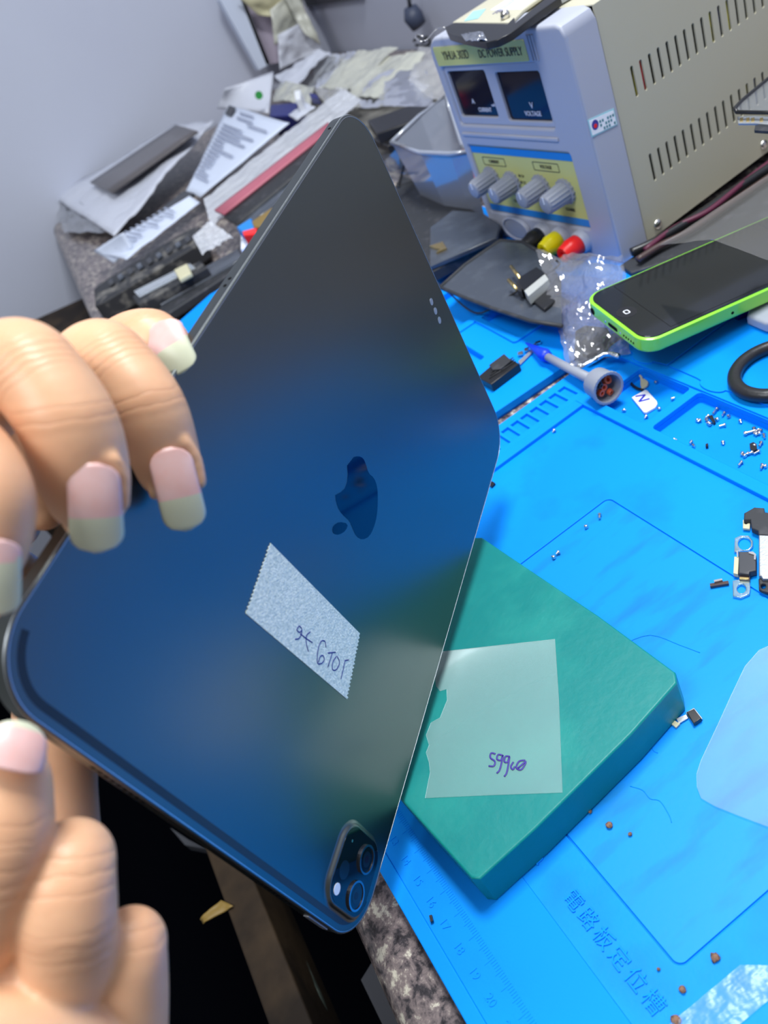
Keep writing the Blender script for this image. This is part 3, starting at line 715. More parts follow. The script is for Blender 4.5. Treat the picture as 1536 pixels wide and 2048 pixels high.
ftext('YIHUA 303D', .1180, .1442, .0082, M['print'], nl, .0036, .72); ftext('DC POWER SUPPLY', .0665, .1438, .0075, M['print'], nl, .0036, .72)
boxes('grip_rib', PF, [(.0290 + .0026 * k, .0302 + .0026 * k, .1375, .153, .0025, .0040) for k in range(3)], M['lilac_abs'], ps, .0004)
box('lower_bar', PF, .032, .144, .0855, .0885, .0025, .0042, M['lilac_abs'], ps, .0008)
kp = plate('knob_panel', [rrect(.0258, .1432, .0228, .0772, .0015)], -.004, .0010, PF, M['yellowpanel'], ps)
box('stripe', PF, .0258, .1432, .0715, .0768, .0008, .0014, M['bluestrip'], kp); box('stripe', PF, .0258, .1432, .0232, .0285, .0008, .0014, M['bluestrip'], kp)
for cx, t in ((.118, 'CURRENT'), (.057, 'VOLTAGE')):
    ol = rrect(cx - .014, cx + .014, .0620, .0685, .0008)
    plate('print_frame', [ol, rrect(cx - .0136, cx + .0136, .0624, .0681, .0006)], .0009, .00125, PF, M['print'], kp)
    ftext(t, cx, .0652, .0036, M['print'], kp, .00125, .8)
for cx, s in ((.128, 'FINE'), (.1035, 'COARSE'), (.0680, 'FINE'), (.0430, 'COARSE')): ftext(s, cx, .0345, .0032, M['print'], kp, .00125, .8)
ftext('● C.V', .0890, .0560, .0030, M['print'], kp, .00125, .8); ftext('● C.C', .0890, .0510, .0030, M['print'], kp, .00125, .8)
for cx, cz in ((.1270, .0520), (.1020, .0500), (.0680, .0500), (.0420, .0490)):
    kM = frame(PO + PX * cx + Vector((0, 0, cz)) - PY * .001, PX, Vector((0, 0, 1)), -PY)
    kn = lathe('knob', [(.0095, 0), (.0095, .002), (.0078, .0024), (.0070, .0180), (.0062, .0196), (.0058, .0198)], kM, M['knobgrey'], ps, 32, 1, .10, False)
    box('pointer_line', kM, -.0005, .0005, .001, .0062, .0197, .0201, M['white'], kn)
# power switch: oval rocker
Ms = frame(PO + PX * .112 + Vector((0, 0, .0125)) - PY * .003, PX, Vector((0, 0, 1)), -PY)
plate('switch_surround', [circ(0, 0, .0165, 32, .0100), circ(0, 0, .0140, 32, .0082)], 0, .0035, Ms, M['lilac_abs'], ps, .0008)
plate('power_switch', [circ(0, 0, .0138, 32, .0080)], -.001, .0028, Ms, M['knobgrey'], ps, .0008)
# binding posts
for cx, col_, nm in ((.0790, 'blackp', 'black'), (.0580, 'yellow', 'yellow'), (.0360, 'red', 'red')):
    o_ = PO + PX * cx + Vector((0, 0, .0125)) - PY * .003
    tM = frame(o_, PX, Vector((0, 0, 1)), -PY)
    lathe('post_collar', [(.0085, -.002), (.0085, .004), (.0075, .005), (.006, .005)], tM, M['lilac_abs'], ps, 24)
    pt = lathe('binding_post', [(.0060, .004), (.0074, .0055), (.0077, .0130), (.0070, .0145), (.0062, .0190), (.0056, .0200), (.0030, .0200), (.0028, .0180)], tM, M[col_], ps, 16)
    tag(pt, nm + ' binding post cap')
# body: bottom and back chassis with a folded cover that has slots
plate('side_cover', [[(.022, .0015), (D_P, .0015), (D_P, H_ - .0015), (.022, H_ - .0015)]] + [rrect(.0395 + .0076 * k - .0012, .0395 + .0076 * k + .0012, z0, z0 + hh, .0012, 4) for (z0, hh) in ((.0935, .0190), (.0370, .0190)) for k in range(30)],
      0.0, .0012, frame(PO + PX * .0012, PY, Vector((0, 0, 1)), PX), M['beige'], ps)
box('top_cover', PM, .0012, W_ - .001, .022, D_P, H_ - .0020, H_ - .0008, M['beige'], ps, .0005)
box('left_cover', PM, W_ - .0022, W_ - .001, .022, D_P, .0015, H_ - .002, M['beige'], ps)
box('back_panel', PM, .0012, W_ - .001, D_P - .001, D_P, .0015, H_ - .002, M['beige'], ps)
box('chassis', PM, .006, W_ - .006, .03, D_P - .01, .004, H_ - .01, M['slot_dark'], ps)
wires = []
for k, (cn, y, z0, z1) in enumerate((('red', .0485, .094, .113), ('yellow', .042, .090, .100), ('yellow', .108, .094, .100), ('navy', .112, .094, .113), ('navy', .1160, .095, .113), ('yellow', .1085, .1, .108), ('yellow', .131, .045, .056), ('navy', .139, .045, .056), ('yellow', .124, .096, .104))):
    tube('wire', [PO + PX * .0042 + PY * (y + .002 * math.sin(k)) + Vector((0, 0, z0 - .01)), PO + PX * .0038 + PY * y + Vector((0, 0, (z0 + z1) / 2)), PO + PX * .0042 + PY * (y + .001) + Vector((0, 0, z1 + .01))], .0011, M[cn], ps)
def sidedisc(name, d, z, prof, mat):
    Mx = frame(PO + PX * .0012 + PY * d + Vector((0, 0, z)), PY, Vector((0, 0, 1)), -PX)
    return lathe(name, prof, Mx, mat, ps, 20)
for d in (.0335, .139, .245): sidedisc('screw', d, .0085, [(.0034, 0), (.0034, .0004), (.0030, .0012), (.0018, .0019), (.0007, .0021)], M['steel'])
# warranty sticker over the bezel seam (side face)
SM = frame(PO - PX * .00005, PY, Vector((0, 0, 1)), -PX)
stk = plate('warranty_sticker', [[(-.0025, .0895), (.0185, .0865), (.0185, .0970), (-.0025, .1005)]], 0, .00025, SM, M['cyan'], ps)
plate('sticker_paper', [[(-.0018, .0903), (.0178, .0873), (.0178, .0962), (-.0018, .0997)]], .00025, .00035, SM, M['white'], stk)
plate('sticker_print', [circ(.0020, .0952, .0027, 18, .0030)], .00035, .00042, SM, M['pinkstain'], stk)
plate('sticker_print', [circ(.0020, .0945, .0013, 12)], .00042, .00048, SM, M['red'], stk)
boxes('sticker_print', SM, [(.0055 + .0021 * i, .0068 + .0021 * i, .0895 + .0024 * j - .0003 * i, .0911 + .0024 * j - .0003 * i, .00034, .00042) for i in range(6) for j in range(3) if (i * 3 + j) % 4], M['tealprint'], stk)
for cx in (.015, W_ - .015):
    for cy in (.05, D_P - .02): pass

# phone midframe and stickers on top of the power supply
TZ = PO.z + H_
pf = thing('broken_phone_frame', G(960, 55, TZ), 'black broken phone frame with silver foil lying on the power supply top', 'phone part')
z2 = lambda x, y: (840 + x * .4531, y * .4531)
gplate('frame_plate', [z2(*p) for p in [(110, 120), (150, 100), (385, 105), (415, 75), (420, 100), (520, 20), (545, 0), (600, -20), (620, -15), (520, 55), (400, 145), (340, 175), (290, 187), (200, 170), (125, 150)]], TZ + .0016, TZ + .0060, M['blackp'], pf, .0006)
gplate('frame_back', [z2(*p) for p in [(160, 98), (290, 30), (520, -60), (600, -60), (455, 45), (400, 100)]], TZ + .0004, TZ + .0022, M['beige'], pf, .0003)
crumple('foil', [G(*z2(*p), TZ + .007) for p in [(180, 150), (275, 135), (295, 175), (200, 178)]], M['foil'], pf, 10, .0012, 400, .0002, 3)
strokes('spring_wire', [[G(*z2(*p), TZ + .006) for p in [(110, 120), (70, 130), (30, 175), (-2, 180)]], [G(*z2(*p), TZ + .004) for p in [(10, 160), (-10, 150), (-20, 165), (5, 185)]]], .0008, M['steel'], pf, Vector((0, 0, 1)))
wl = gplate('white_label', [z2(*p) for p in [(310, 45), (380, 0), (430, -30), (560, -35), (490, 8), (450, 40)]], TZ + .0022, TZ + .0025, M['white'], pf)
boxes('label_print', frame(G(*z2(395, 15), TZ + .0025), Vector((-.3, 1, 0)).normalized(), Vector((1, .3, 0)).normalized(), Vector((0, 0, 1))), [(-.014 + .0022 * i, -.0126 + .0022 * i, -.004 + .003 * j, -.0032 + .003 * j, 0, .0002) for i in range(14) for j in range(3)], M['pinkstain'], wl)
gplate('cyan_label', [z2(*p) for p in [(195, 92), (235, 50), (290, 38), (255, 80)]], TZ + .0022, TZ + .0026, M['cyan'], pf)
tube('screw_head', [G(*z2(375, 68), TZ + .0025), G(*z2(375, 64), TZ + .005)], .003, M['steel'], pf)
bk = thing('metal_strip', G(1080, 10, TZ), 'thin grey metal strip lying on the power supply top behind the broken frame', 'metal strip')
gplate('strip_bar', [z2(*p) for p in [(520, 60), (600, 0), (660, -40), (680, -30), (620, 5), (545, 65)]], TZ + .0003, TZ + .0020, M['steelb'], bk)

# ================================================================== GREEN PHONE
PR = rot3(-.13210725, .10256243, -.17135685); POo = Vector((-.35453181, .21724245, .05524666))
PSC = 1.07                       # slightly larger and lower along the same sight lines
POo = CAM + (POo - CAM) * PSC; PR = PR * PSC
GM = PR.to_4x4(); GM.translation = POo
gp = thing('smartphone', POo, 'lime green plastic smartphone with black screen and round home button', 'smartphone')
pw, pl, pt_ = .0592, .1244, .0090
lv = []
for k in range(9):
    a = math.pi / 2 * k / 8; lv.append((rrect(.0028 * (1 - math.sin(a)), pw - .0028 * (1 - math.sin(a)), .0028 * (1 - math.sin(a)), pl - .0028 * (1 - math.sin(a)), .0095, 10), -pt_ + .0028 * (1 - math.cos(a))))
lv.append((rrect(0, pw, 0, pl, .0095, 10), -.0004)); lv.append((rrect(.0005, pw - .0005, .0005, pl - .0005, .0092, 10), 0)); 
shell = loft_plate('plastic_shell', lv, M['green'], gp, GM)
V0, F0 = plate_mesh([rrect(.0016, pw - .0016, .0016, pl - .0016, .0084, 10)], -.0004, .0006, .0003)
mesh('screen_glass', [GM @ v for v in V0], F0, M['phonescreen'], gp, smooth=False)
plate('home_button', [circ(.0296, .0085, .0052, 32)], .0006, .0007, GM, M['blackp'], gp)
plate('home_button_mark', [rrect(.0278, .0314, .0070, .0100, .0009, 4), rrect(.0283, .0309, .0075, .0095, .0006, 4)], .0007, .0008, GM, M['white'], gp)
plate('screen_edge', [rrect(.0036, pw - .0036, .0170, pl - .0165, .0003), rrect(.0038, pw - .0038, .0172, pl - .0167, .0003)], .0006, .00064, GM, M['slot_dark'], gp)
BM = frame(POo, PR.col[0], PR.col[2], -PR.col[1])
def endp(name, poly, mat): plate(name, [poly], -.0002, .00012, BM, mat, gp)
endp('headphone_jack', circ(.0095, -.0046, .0020, 20), M['slot_dark'])
endp('charging_port', rrect(.0252, .0340, -.0058, -.0036, .001, 4), M['slot_dark'])
for k in range(5): endp('speaker_hole', circ(.0400 + .0022 * k, -.0047, .0006, 10), M['slot_dark'])
endp('case_screw', circ(.0225, -.0047, .0007, 10), M['steel']); endp('case_screw', circ(.0368, -.0047, .0007, 10), M['steel'])
RM = frame(POo + PR.col[0] * pw, PR.col[1], PR.col[2], PR.col[0])
plate('side_hole', [circ(.0500, -.0045, .0008, 12)], -.0002, .00012, RM, M['slot_dark'], gp)
sp = gplate('white_adapter', [(1493, 630), (1500, 604), (1580, 560), (1610, 640), (1530, 645)],   .0047, .012, M['lilac_abs'], None, .002); tag(sp, 'white block half hidden beneath the lime green phone', 'adapter')  # white block coloured lilac grey, its shade put into the colour
nb = gplate('navy_block', [(1462, 620), (1490, 606), (1498, 615), (1474, 627)], .0047, .010, M['navy'], None, .001); tag(nb, 'navy blue plastic block in the shade below the lime phone', 'block')
# ================================================================== SMALL THINGS ON THE MATS
UP = Vector((0, 0, 1))
# --- dusty dark glass (phone digitizer) lying across the second mat, with plug and wire
dg_ = thing('display_glass', G(1000, 560, .012), 'dusty dark phone display glass lying on the far blue mat', 'phone glass')
GZ = .016
gplate('glass_sheet', [(880, 575), (930, 530), (1000, 481), (1046, 484), (1092, 512), (1122, 560), (1124, 652), (1060, 642), (985, 617), (930, 596)], GZ, GZ + .0012, M['greyglass'], dg_, .0003)
ep = [(880, 575), (930, 530), (1000, 481), (1046, 484), (1092, 512)]
tube('glass_rim', [G(x, y, GZ + .0012) for x, y in ep], .0014, M['blackm'], dg_)
tube('glass_rim', [G(x, y, GZ + .0012) for x, y in [(880, 575), (930, 596), (985, 617), (1060, 642), (1124, 652)]], .0014, M['blackm'], dg_)
box('support_stack', frame(G(1030, 560, 0) * 1.0, Vector((1, 0, 0)), Vector((0, 1, 0)), UP), -.03, .02, -.008, .02, .0024, GZ - .0002, M['blackp'], dg_, .002)
wl_ = thing('black_wire', G(960, 620, .006), 'thin black wire looping from the dark glass past the tablet corner', 'wire')
tube('wire', catmull([G(*p, z) for p, z in (((868, 560), .012), ((895, 583), .010), ((935, 618), .006), ((962, 626), .005), ((995, 608), .012), ((1030, 585), GZ + .0025), ((1060, 568), GZ + .003), ((1095, 548), GZ + .004), ((1118, 530), GZ + .008), ((1112, 520), GZ + .012))], 6), .0007, M['rubber'], wl_)
pg = thing('connector_plug', G(1050, 560, GZ), 'small black plug with two gold prongs lying on the dark glass', 'plug')
gplate('plug_body', [(1036, 566), (1040, 553), (1073, 533), (1092, 547), (1050, 584)], GZ + .0014, GZ + .0090, M['blackp'], pg, .0006)
gplate('metal_shell', [(1048, 581), (1090, 547), (1097, 558), (1056, 592)], GZ + .0030, GZ + .0100, pmat('pale_metal', rgb(176, 178, 176), .45), pg, .0006)
gplate('plug_tail', [(1057, 594), (1085, 572), (1110, 600), (1088, 618)], GZ + .0014, GZ + .0040, M['rubber'], pg, .0006)
gplate('plug_hub', [(1031, 566), (1036, 556), (1047, 562), (1043, 583), (1034, 580)], GZ + .0030, GZ + .0085, M['rubber'], pg, .0008)
for a_2, b_2 in (((1022, 533), (1041, 558)), ((1017, 560), (1034, 579))):
    tube('gold_prong', [G(*b_2, GZ + .0075), G(*a_2, GZ + .0095)], .0013, M['gold'], pg)
# --- dark parts left of it
for nm, px, z0, z1, mt, lb in (
    ('phone_battery', [(790, 372), (800, 350), (870, 372), (1000, 455), (985, 478), (862, 545), (835, 520)], .003, .012, 'blackm', 'flat black phone part in the pile right beside the tablet edge'),
    ('phone_housing', [(860, 455), (905, 420), (965, 425), (1000, 448), (992, 475), (860, 532)], .0125, .0165, 'greyglass', 'grey glassy phone housing topmost in the pile beside the tablet edge'),
    ('black_module', [(905, 505), (965, 470), (985, 478), (925, 515), (905, 520)], .003, .007, 'navy', 'dark navy module poking out under the grey housing')):
    t = gplate(nm, px, z0, z1, M[mt], None, .0008); tag(t, lb, 'phone part')
fp = gplate('metal_bracket', [(858, 492), (885, 483), (893, 496), (872, 505), (880, 498), (870, 496)], .0166, .0182, M['gold'], None); tag(fp, 'small brass bracket lying on the grey phone housing', 'bracket')
# --- black battery part with contact strip
bp_ = thing('ribbed_module', G(1000, 735, .001), 'black ribbed plastic module with a silver contact strip on the far mat', 'module')
z2 = lambda x, y: (840 + x * .2604, 440 + y * .2604)
gplate('module_body', [z2(*p) for p in [(440, 1205), (640, 1035), (760, 1100), (545, 1262)]], .0008, .0068, M['blackp'], bp_, .0008)
gplate('module_top', [z2(*p) for p in [(530, 1110), (645, 1025), (700, 1075), (620, 1140), (555, 1150)]], .0068, .0088, M['blackm'], bp_, .0006)
for k in range(3):
    a = z2(530 + 8 * k, 1215 - 22 * k); b = z2(735 - 10 * k, 1085 - 14 * k); tube('module_rib', [G(*a, .0071), G(*b, .0071)], .0004, M['blackm'], bp_)
gplate('contact_strip', [z2(*p) for p in [(755, 1085), (800, 1045), (840, 1010), (870, 970), (885, 985), (850, 1030), (790, 1090), (770, 1110)]], .0015, .0020, M['steelb'], bp_)
for a, b in (((750, 1015), (790, 1030)), ((800, 985), (835, 1000)), ((865, 955), (890, 985)), ((885, 935), (925, 940))):
    gplate('contact_pad', [z2(a[0], a[1]), z2(b[0], a[1] - 12), z2(b[0], b[1]), z2(a[0], b[1] + 8)], .002, .0028, M['steel'], bp_)
# --- nozzle cap
cp = thing('nozzle_cap', G(1200, 780, .001), 'grey ribbed glue cap with long tube and blue tip', 'cap')
d_ = (G(1238, 790, .011) - G(1085, 706, .007)).normalized(); c0 = G(1191, 763, .0105)
CM = axis_frame(c0, d_)
lathe('cap_shell', [(.0030, -.001), (.0078, 0), (.0086, .001), (.0090, .0105), (.0097, .0107), (.0098, .0128), (.0088, .0130), (.0082, .0128), (.0078, .0030), (.0001, .0028)], CM, M['knobgrey'], cp, 56, 1, .03)
tube('tube', [c0 + d_ * .001, G(1140, 738, .0085), G(1092, 712, .0065)], [.0033, .0027, .0025], M['knobgrey'], cp, 16)
e0 = G(1096, 714, .0067); e1_ = G(1052, 686, .0050)
tube('blue_tip', [e0, e0.lerp(e1_, .15), e0.lerp(e1_, .35), e0.lerp(e1_, 1)], [.0032, .0042, .0032, .0006], pmat('bright_blue_tip', rgb(10, 60, 225), .4), cp, 16)
for k, (du, dv, r) in enumerate(((.0028, .0015, .0024), (-.001, -.0005, .0021), (-.0035, -.002, .0020), (.0015, -.0042, .0018), (-.0032, .0035, .0016))):
    pm_ = CM @ Vector((du, dv, .0062 + .0008 * k)); b_o = axis_frame(pm_, (d_ + Vector((.3 * math.sin(k), .2, .4 * math.cos(k)))).normalized())
    t = lathe('rubber_ring', [(r * .5, 0), (r, 0), (r * 1.05, r * .6), (r, r * 1.2), (r * .5, r * 1.2), (r * .45, r * .3), (r * .2, r * .3)], b_o, M['orange'] if k < 4 else M['blackm'], None, 16)
    tag(t, 'tiny orange-red rubber ring inside the grey ribbed cap' if k < 4 else 'dark grey rubber ring inside the grey ribbed cap', 'ring', 'rubber rings in the grey cap' if k < 4 else None)
# --- cream ring
cr_ = thing('camera_ring', G(1275, 768, -.003), 'broken cream plastic ring with black seal beside the grey cap', 'ring')
z3 = lambda x, y: (1140 + x * .2578, 640 + y * .2578)
gplate('ring_half', [z3(*p) for p in [(540, 440), (585, 455), (610, 480), (600, 505), (575, 520), (555, 535), (545, 500), (545, 465)]], -.0036, -.0020, M['cream'], cr_, .0005, sm=1)
tube('seal', catmull([G(*z3(*p), -.0030) for p in [(470, 470), (480, 500), (520, 530), (565, 542)]], 5), .0008, M['blackp'], cr_)
tube('thin_hoop', catmull([G(*z3(*p), -.0020) for p in [(470, 455), (475, 420), (510, 412), (550, 440), (560, 470)]], 5), .0007, M['cream'], cr_)
# --- N tile
nt2 = thing('marked_tile', G(1289, 803, -.003), 'small white rounded tile marked with a blue letter N', 'tile')
gplate('tile', [z3(*p) for p in [(478, 598), (585, 538), (600, 545), (672, 625), (678, 645), (660, 675), (590, 715), (570, 712)]], -.0038, -.0022, M['white'], nt2, .0004)
strokes('letter', [[G(*z3(*p), -.0021) for p in l] for l in ([(508, 592), (545, 586), (582, 580)], [(582, 580), (560, 605), (535, 632)], [(535, 632), (575, 622), (617, 610)])], .0006, pmat('marker_blue', rgb(20, 25, 200), .5), nt2, UP, 2)
# --- black ring on the lids
rc = G(1556, 738, .008); rr_ = .0195
tr = thing('rubber_ring', rc, 'large black rubber ring lying on the mat lids at the right edge', 'ring')
V = []; F = []
for i in range(64):
    a = 2 * math.pi * i / 64; c = Vector((math.cos(a) * rr_, math.sin(a) * rr_ * 1.1, 0))
    for k in range(16):
        b = 2 * math.pi * k / 16; V.append(rc + c * (1 + .0034 * math.cos(b) / rr_) + UP * .0034 * math.sin(b))
for i in range(64):
    for k in range(16): F.append((i * 16 + k, i * 16 + (k + 1) % 16, (i + 1) % 64 * 16 + (k + 1) % 16, (i + 1) % 64 * 16 + k))
mesh('ring_band', V, F, M['rubber'], tr, smooth=True)
# --- zip bag with a chip inside
bgz = thing('plastic_bag', G(1160, 620, .002), 'crumpled clear plastic bag beside the lime green phone', 'bag')
crumple('bag_top', [G(1072, 505, .030), G(1250, 512, .034), G(1262, 706, .006), G(1140, 738, .005)], M['zipbag'], bgz, 50, .0050, 55, 0, 2, .003)
crumple('bag_bottom', [G(1078, 515, .012), G(1245, 530, .012), G(1258, 700, .003), G(1144, 728, .003)], M['zipbag'], bgz, 30, .0018, 50, 0, 5, .002)
V = catmull([G(*p, .011) for p in [(1152, 722), (1162, 732), (1185, 722), (1212, 708), (1238, 712)]], 6)
tube('bag_seal', V, .0016, M['foil'], bgz, 8)
ch = gplate('black_chip', [(1150, 662), (1170, 650), (1215, 655), (1222, 672), (1212, 705), (1180, 722), (1148, 712)], .0042, .0062, M['blackm'], None, .0006); tag(ch, 'dark rounded chip sealed inside the clear bag', 'chip')
# --- clear film over the phone
cf = crumple('clear_film', [G(1318, 490, .052), G(1424, 478, .066), G(1560, 528, .070), G(1700, 250, .080)][:4], M['phonefilm'], None, 24, .0010, 20, 0, 8)
tag(cf, 'clear plastic film lying over the far end of the lime green phone', 'film')
# lcd piece at the right edge with its flex
lc = thing('screen_frame', G(1500, 220, .088), 'clear screen panel with thin black edge and gold flex at the right edge', 'phone part')
LZ = .090
z2b = lambda x, y: (840 + x * .4531, y * .4531)
q = [z2b(*p) for p in [(1388, 480), (1420, 445), (1540, 345), (1700, 260), (1750, 430), (1540, 497), (1400, 495)]]
gplate('clear_panel', q, LZ, LZ + .0008, M['panelfilm'], lc)
tube('panel_edge', [G(x, y, LZ + .0008) for x, y in [q[-1], q[0], q[1], q[2], q[3]]], .0011, M['blackp'], lc); tube('panel_edge', [G(x, y, LZ + .0008) for x, y in [q[-1], q[-2], q[-3]]], .0011, M['blackp'], lc)
gplate('flex_board', [z2b(*p) for p in [(1400, 515), (1480, 512), (1540, 515), (1540, 550), (1480, 545), (1405, 545)]], LZ - .004, LZ - .003, M['steelb'], lc)
gplate('flex_chip', [z2b(*p) for p in [(1482, 545), (1550, 530), (1550, 580), (1475, 575)]], LZ - .0055, LZ - .004, M['blackm'], lc)
for k, x in enumerate((1412, 1440, 1462, 1500)): gplate('gold_pad', [z2b(x, 520), z2b(x + 14, 518), z2b(x + 14, 532), z2b(x, 534)], LZ - .003, LZ - .0024, M['gold'], lc)
box('spacer', frame(G(1560, 260, 0), Vector((1, 0, 0)), Vector((0, 1, 0)), UP), .02, .06, 0, .05, .0045, .05, M['blackp'], lc, .002)
M['darkred'] = pmat('dark_red', rgb(84, 26, 52), .5)
tag(gplate('dark_pouch', [(1262, 545), (1240, 530), (1300, 488), (1400, 430), (1560, 312), (1640, 330), (1640, 470), (1430, 490), (1310, 530)], .0001, .0040, M['blackm'], None, .001), 'flat dark pouch lying along the right foot of the power supply', 'pouch')
# cables beneath and beside the power supply
cb = [([(1262, 505), (1300, 488), (1345, 462), (1400, 428), (1470, 380), (1560, 320)], .003, 'blackp', 'black cable running along the right foot of the power supply'),
      ([(1275, 520), (1320, 492), (1380, 462), (1450, 415), (1560, 340)], .0025, 'flex', 'dark brown cable lying outermost along the power supply'),
      ([(1290, 500), (1350, 455), (1420, 420), (1500, 355), (1560, 310)], .002, 'darkred', 'thin dark red cable between the black cables by the power supply')]
for k, (pp, r, mt, lb) in enumerate(cb):
    tag(tube('cable', catmull([G(x, y, .0048 + r + .001 * k) for x, y in pp], 6), r, M[mt]), lb, 'cable')
# --- speaker module at right
Zt = .0045
sm_ = thing('speaker_module', G(1530, 1090, .0005), 'phone speaker module with black bracket and steel plate at the right edge', 'phone part')
zz = lambda x, y: (1320 + x * .2687, 700 + y * .2687)
gplate('upper_bracket', [zz(*p) for p in [(622, 1262), (625, 1212), (690, 1175), (700, 1168), (775, 1173), (782, 1205), (900, 1215), (980, 1300), (980, 1385), (735, 1372), (728, 1345), (680, 1325), (672, 1262)]], .0012, Zt, M['blackm'], sm_, .0006)
gplate('lower_bracket', [zz(*p) for p in [(732, 1700), (735, 1780), (760, 1795), (810, 1805), (980, 1800), (980, 1690)]] , .0012, .0030, M['blackm'], sm_, .0006, holes=[[zz(*p) for p in circ(768, 1755, 18, 14)]])
gplate('steel_cover', [zz(*p) for p in [(735, 1375), (980, 1385), (980, 1700), (765, 1702), (750, 1680), (735, 1680)]], .0012, Zt + .0004, M['steelb'], sm_, .0005)
gplate('screw_ear', [zz(*p) for p in [(616, 1262), (672, 1265), (668, 1330), (616, 1325)]], .0008, .0022, M['cream'], sm_, .0003, holes=[[zz(*p) for p in circ(640, 1282, 13, 12)]])
cm_ = thing('camera_module', G(1492, 1128, .0005), 'small dark camera module with cream bracket left of the steel speaker plate', 'phone part')
gplate('module_body', [zz(*p) for p in [(585, 1500), (690, 1498), (715, 1520), (715, 1640), (668, 1650), (662, 1668), (585, 1660)]], .0008, .0042, M['dimgrey'], cm_, .0005)
gplate('module_bracket', [zz(*p) for p in [(552, 1535), (588, 1540), (580, 1668), (545, 1660)]], .0008, .0032, M['cream'], cm_, .0003)
gplate('module_clip', [zz(*p) for p in [(660, 1500), (692, 1500), (715, 1520), (712, 1560), (700, 1558), (700, 1524), (660, 1512)]], .0042, .0047, M['steel'], cm_)
gplate('module_clip', [zz(*p) for p in [(568, 1492), (580, 1492), (582, 1535), (572, 1535)]], .0008, .0040, M['steel'], cm_)
gplate('module_foot', [zz(*p) for p in [(590, 1672), (668, 1672), (668, 1712), (590, 1705)]], .0006, .0024, M['flex'], cm_)
gplate('gold_pad', [zz(*p) for p in [(592, 1690), (660, 1692), (660, 1705), (592, 1702)]], .0024, .0028, M['gold'], cm_)
gk = gplate('clear_gasket', [zz(*p) for p in [(555, 1400), (600, 1378), (660, 1380), (692, 1420), (690, 1460), (660, 1490), (552, 1500)]], .0004, .0016, M['cleargreen'], None, .0003, holes=[[zz(*p) for p in circ(628, 1438, 48, 20)]])
tag(gk, 'clear ring gasket lying above the small camera module', 'gasket')
gk = gplate('clear_gasket', [zz(*p) for p in [(540, 1715), (600, 1705), (668, 1712), (672, 1770), (665, 1815), (600, 1842), (542, 1830)]], .0004, .0016, M['cleargreen'], None, .0003, holes=[[zz(*p) for p in circ(605, 1775, 34, 20)]])
tag(gk, 'clear ring gasket lying below the small camera module', 'gasket')
bf = thing('brown_flex', G(1438, 1167, .0004), 'short brown flex strip with silver contact left of the camera module', 'flex')
gplate('strip', [zz(*p) for p in [(370, 1738), (508, 1716), (512, 1738), (374, 1760)]], .0005, .0016, M['flex'], bf)
gplate('contact', [zz(*p) for p in [(400, 1712), (460, 1700), (465, 1712), (404, 1726)]], .0005, .0026, M['steel'], bf)
fx = thing('flex_connector', G(1372, 1436, .0004), 'small black connector on a grey flex beside the green slab corner', 'connector')
gplate('connector_body', [(1373, 1424), (1388, 1417), (1403, 1436), (1387, 1447)], .0006, .0026, M['blackp'], fx, .0003)
gplate('connector_rim', [(1371, 1425), (1388, 1415), (1405, 1437), (1387, 1449)], .0003, .0012, M['steel'], fx, .0002)
gplate('flex_tail', [(1353, 1437), (1372, 1429), (1376, 1436), (1358, 1447)], .0004, .0010, M['steelb'], fx)
gplate('flex_pad', [(1341, 1446), (1347, 1440), (1360, 1447), (1352, 1455)], .0004, .0012, M['cream'], fx)
bc = gplate('black_chip', [(858, 1831), (863, 1829), (866, 1841), (861, 1844)], .0010, .0020, M['blackp'], None); tag(bc, 'tiny black chip lying on the front rim of the blue mat', 'chip')
bc = gplate('black_chip', [(977, 968), (984, 962), (990, 966), (983, 973)], .0003, .0016, M['blackp'], None); tag(bc, 'tiny black chip on the blue mat at the tablet corner', 'chip')

# --- screws: one master with head and shank, copies for each one seen
def screw_mesh(L, r=.00055, hr=.00105):
    v, f = lathe_geo([(r * .5, -L), (r, -L * .93), (r, 0), (hr, 0), (hr, .0005), (hr * .8, .0008), (hr * .3, .0008), (hr * .2, .0005)], I4, 10)
    me = bpy.data.meshes.new('screw'); me.from_pydata([tuple(p) for p in v], [], f); me.materials.append(M['steel']); me.polygons.foreach_set('use_smooth', [True] * len(me.polygons)); me.set_sharp_from_angle(angle=math.radians(40)); return me
SME = [screw_mesh(.0012), screw_mesh(.0024), screw_mesh(.0040, .0007, .0012)]
def screw(px, py, z, kind, lab, grp, direction=None, name='screw'):
    o = bpy.data.objects.new(name, SME[kind]); COL.objects.link(o)
    if direction is None: a = random.uniform(0, 6.28); d = Vector((math.cos(a), math.sin(a), random.uniform(-.1, .5)))
    else: d = (G(px + direction[0], py + direction[1], z) - G(px, py, z)).normalized()
    o.rotation_euler = d.to_track_quat('Z', 'Y').to_euler(); o.location = G(px, py, z + .0011); tag(o, lab, 'screw', grp); return o
LB = 'tiny silver screw lying loose in the blue mat tray'
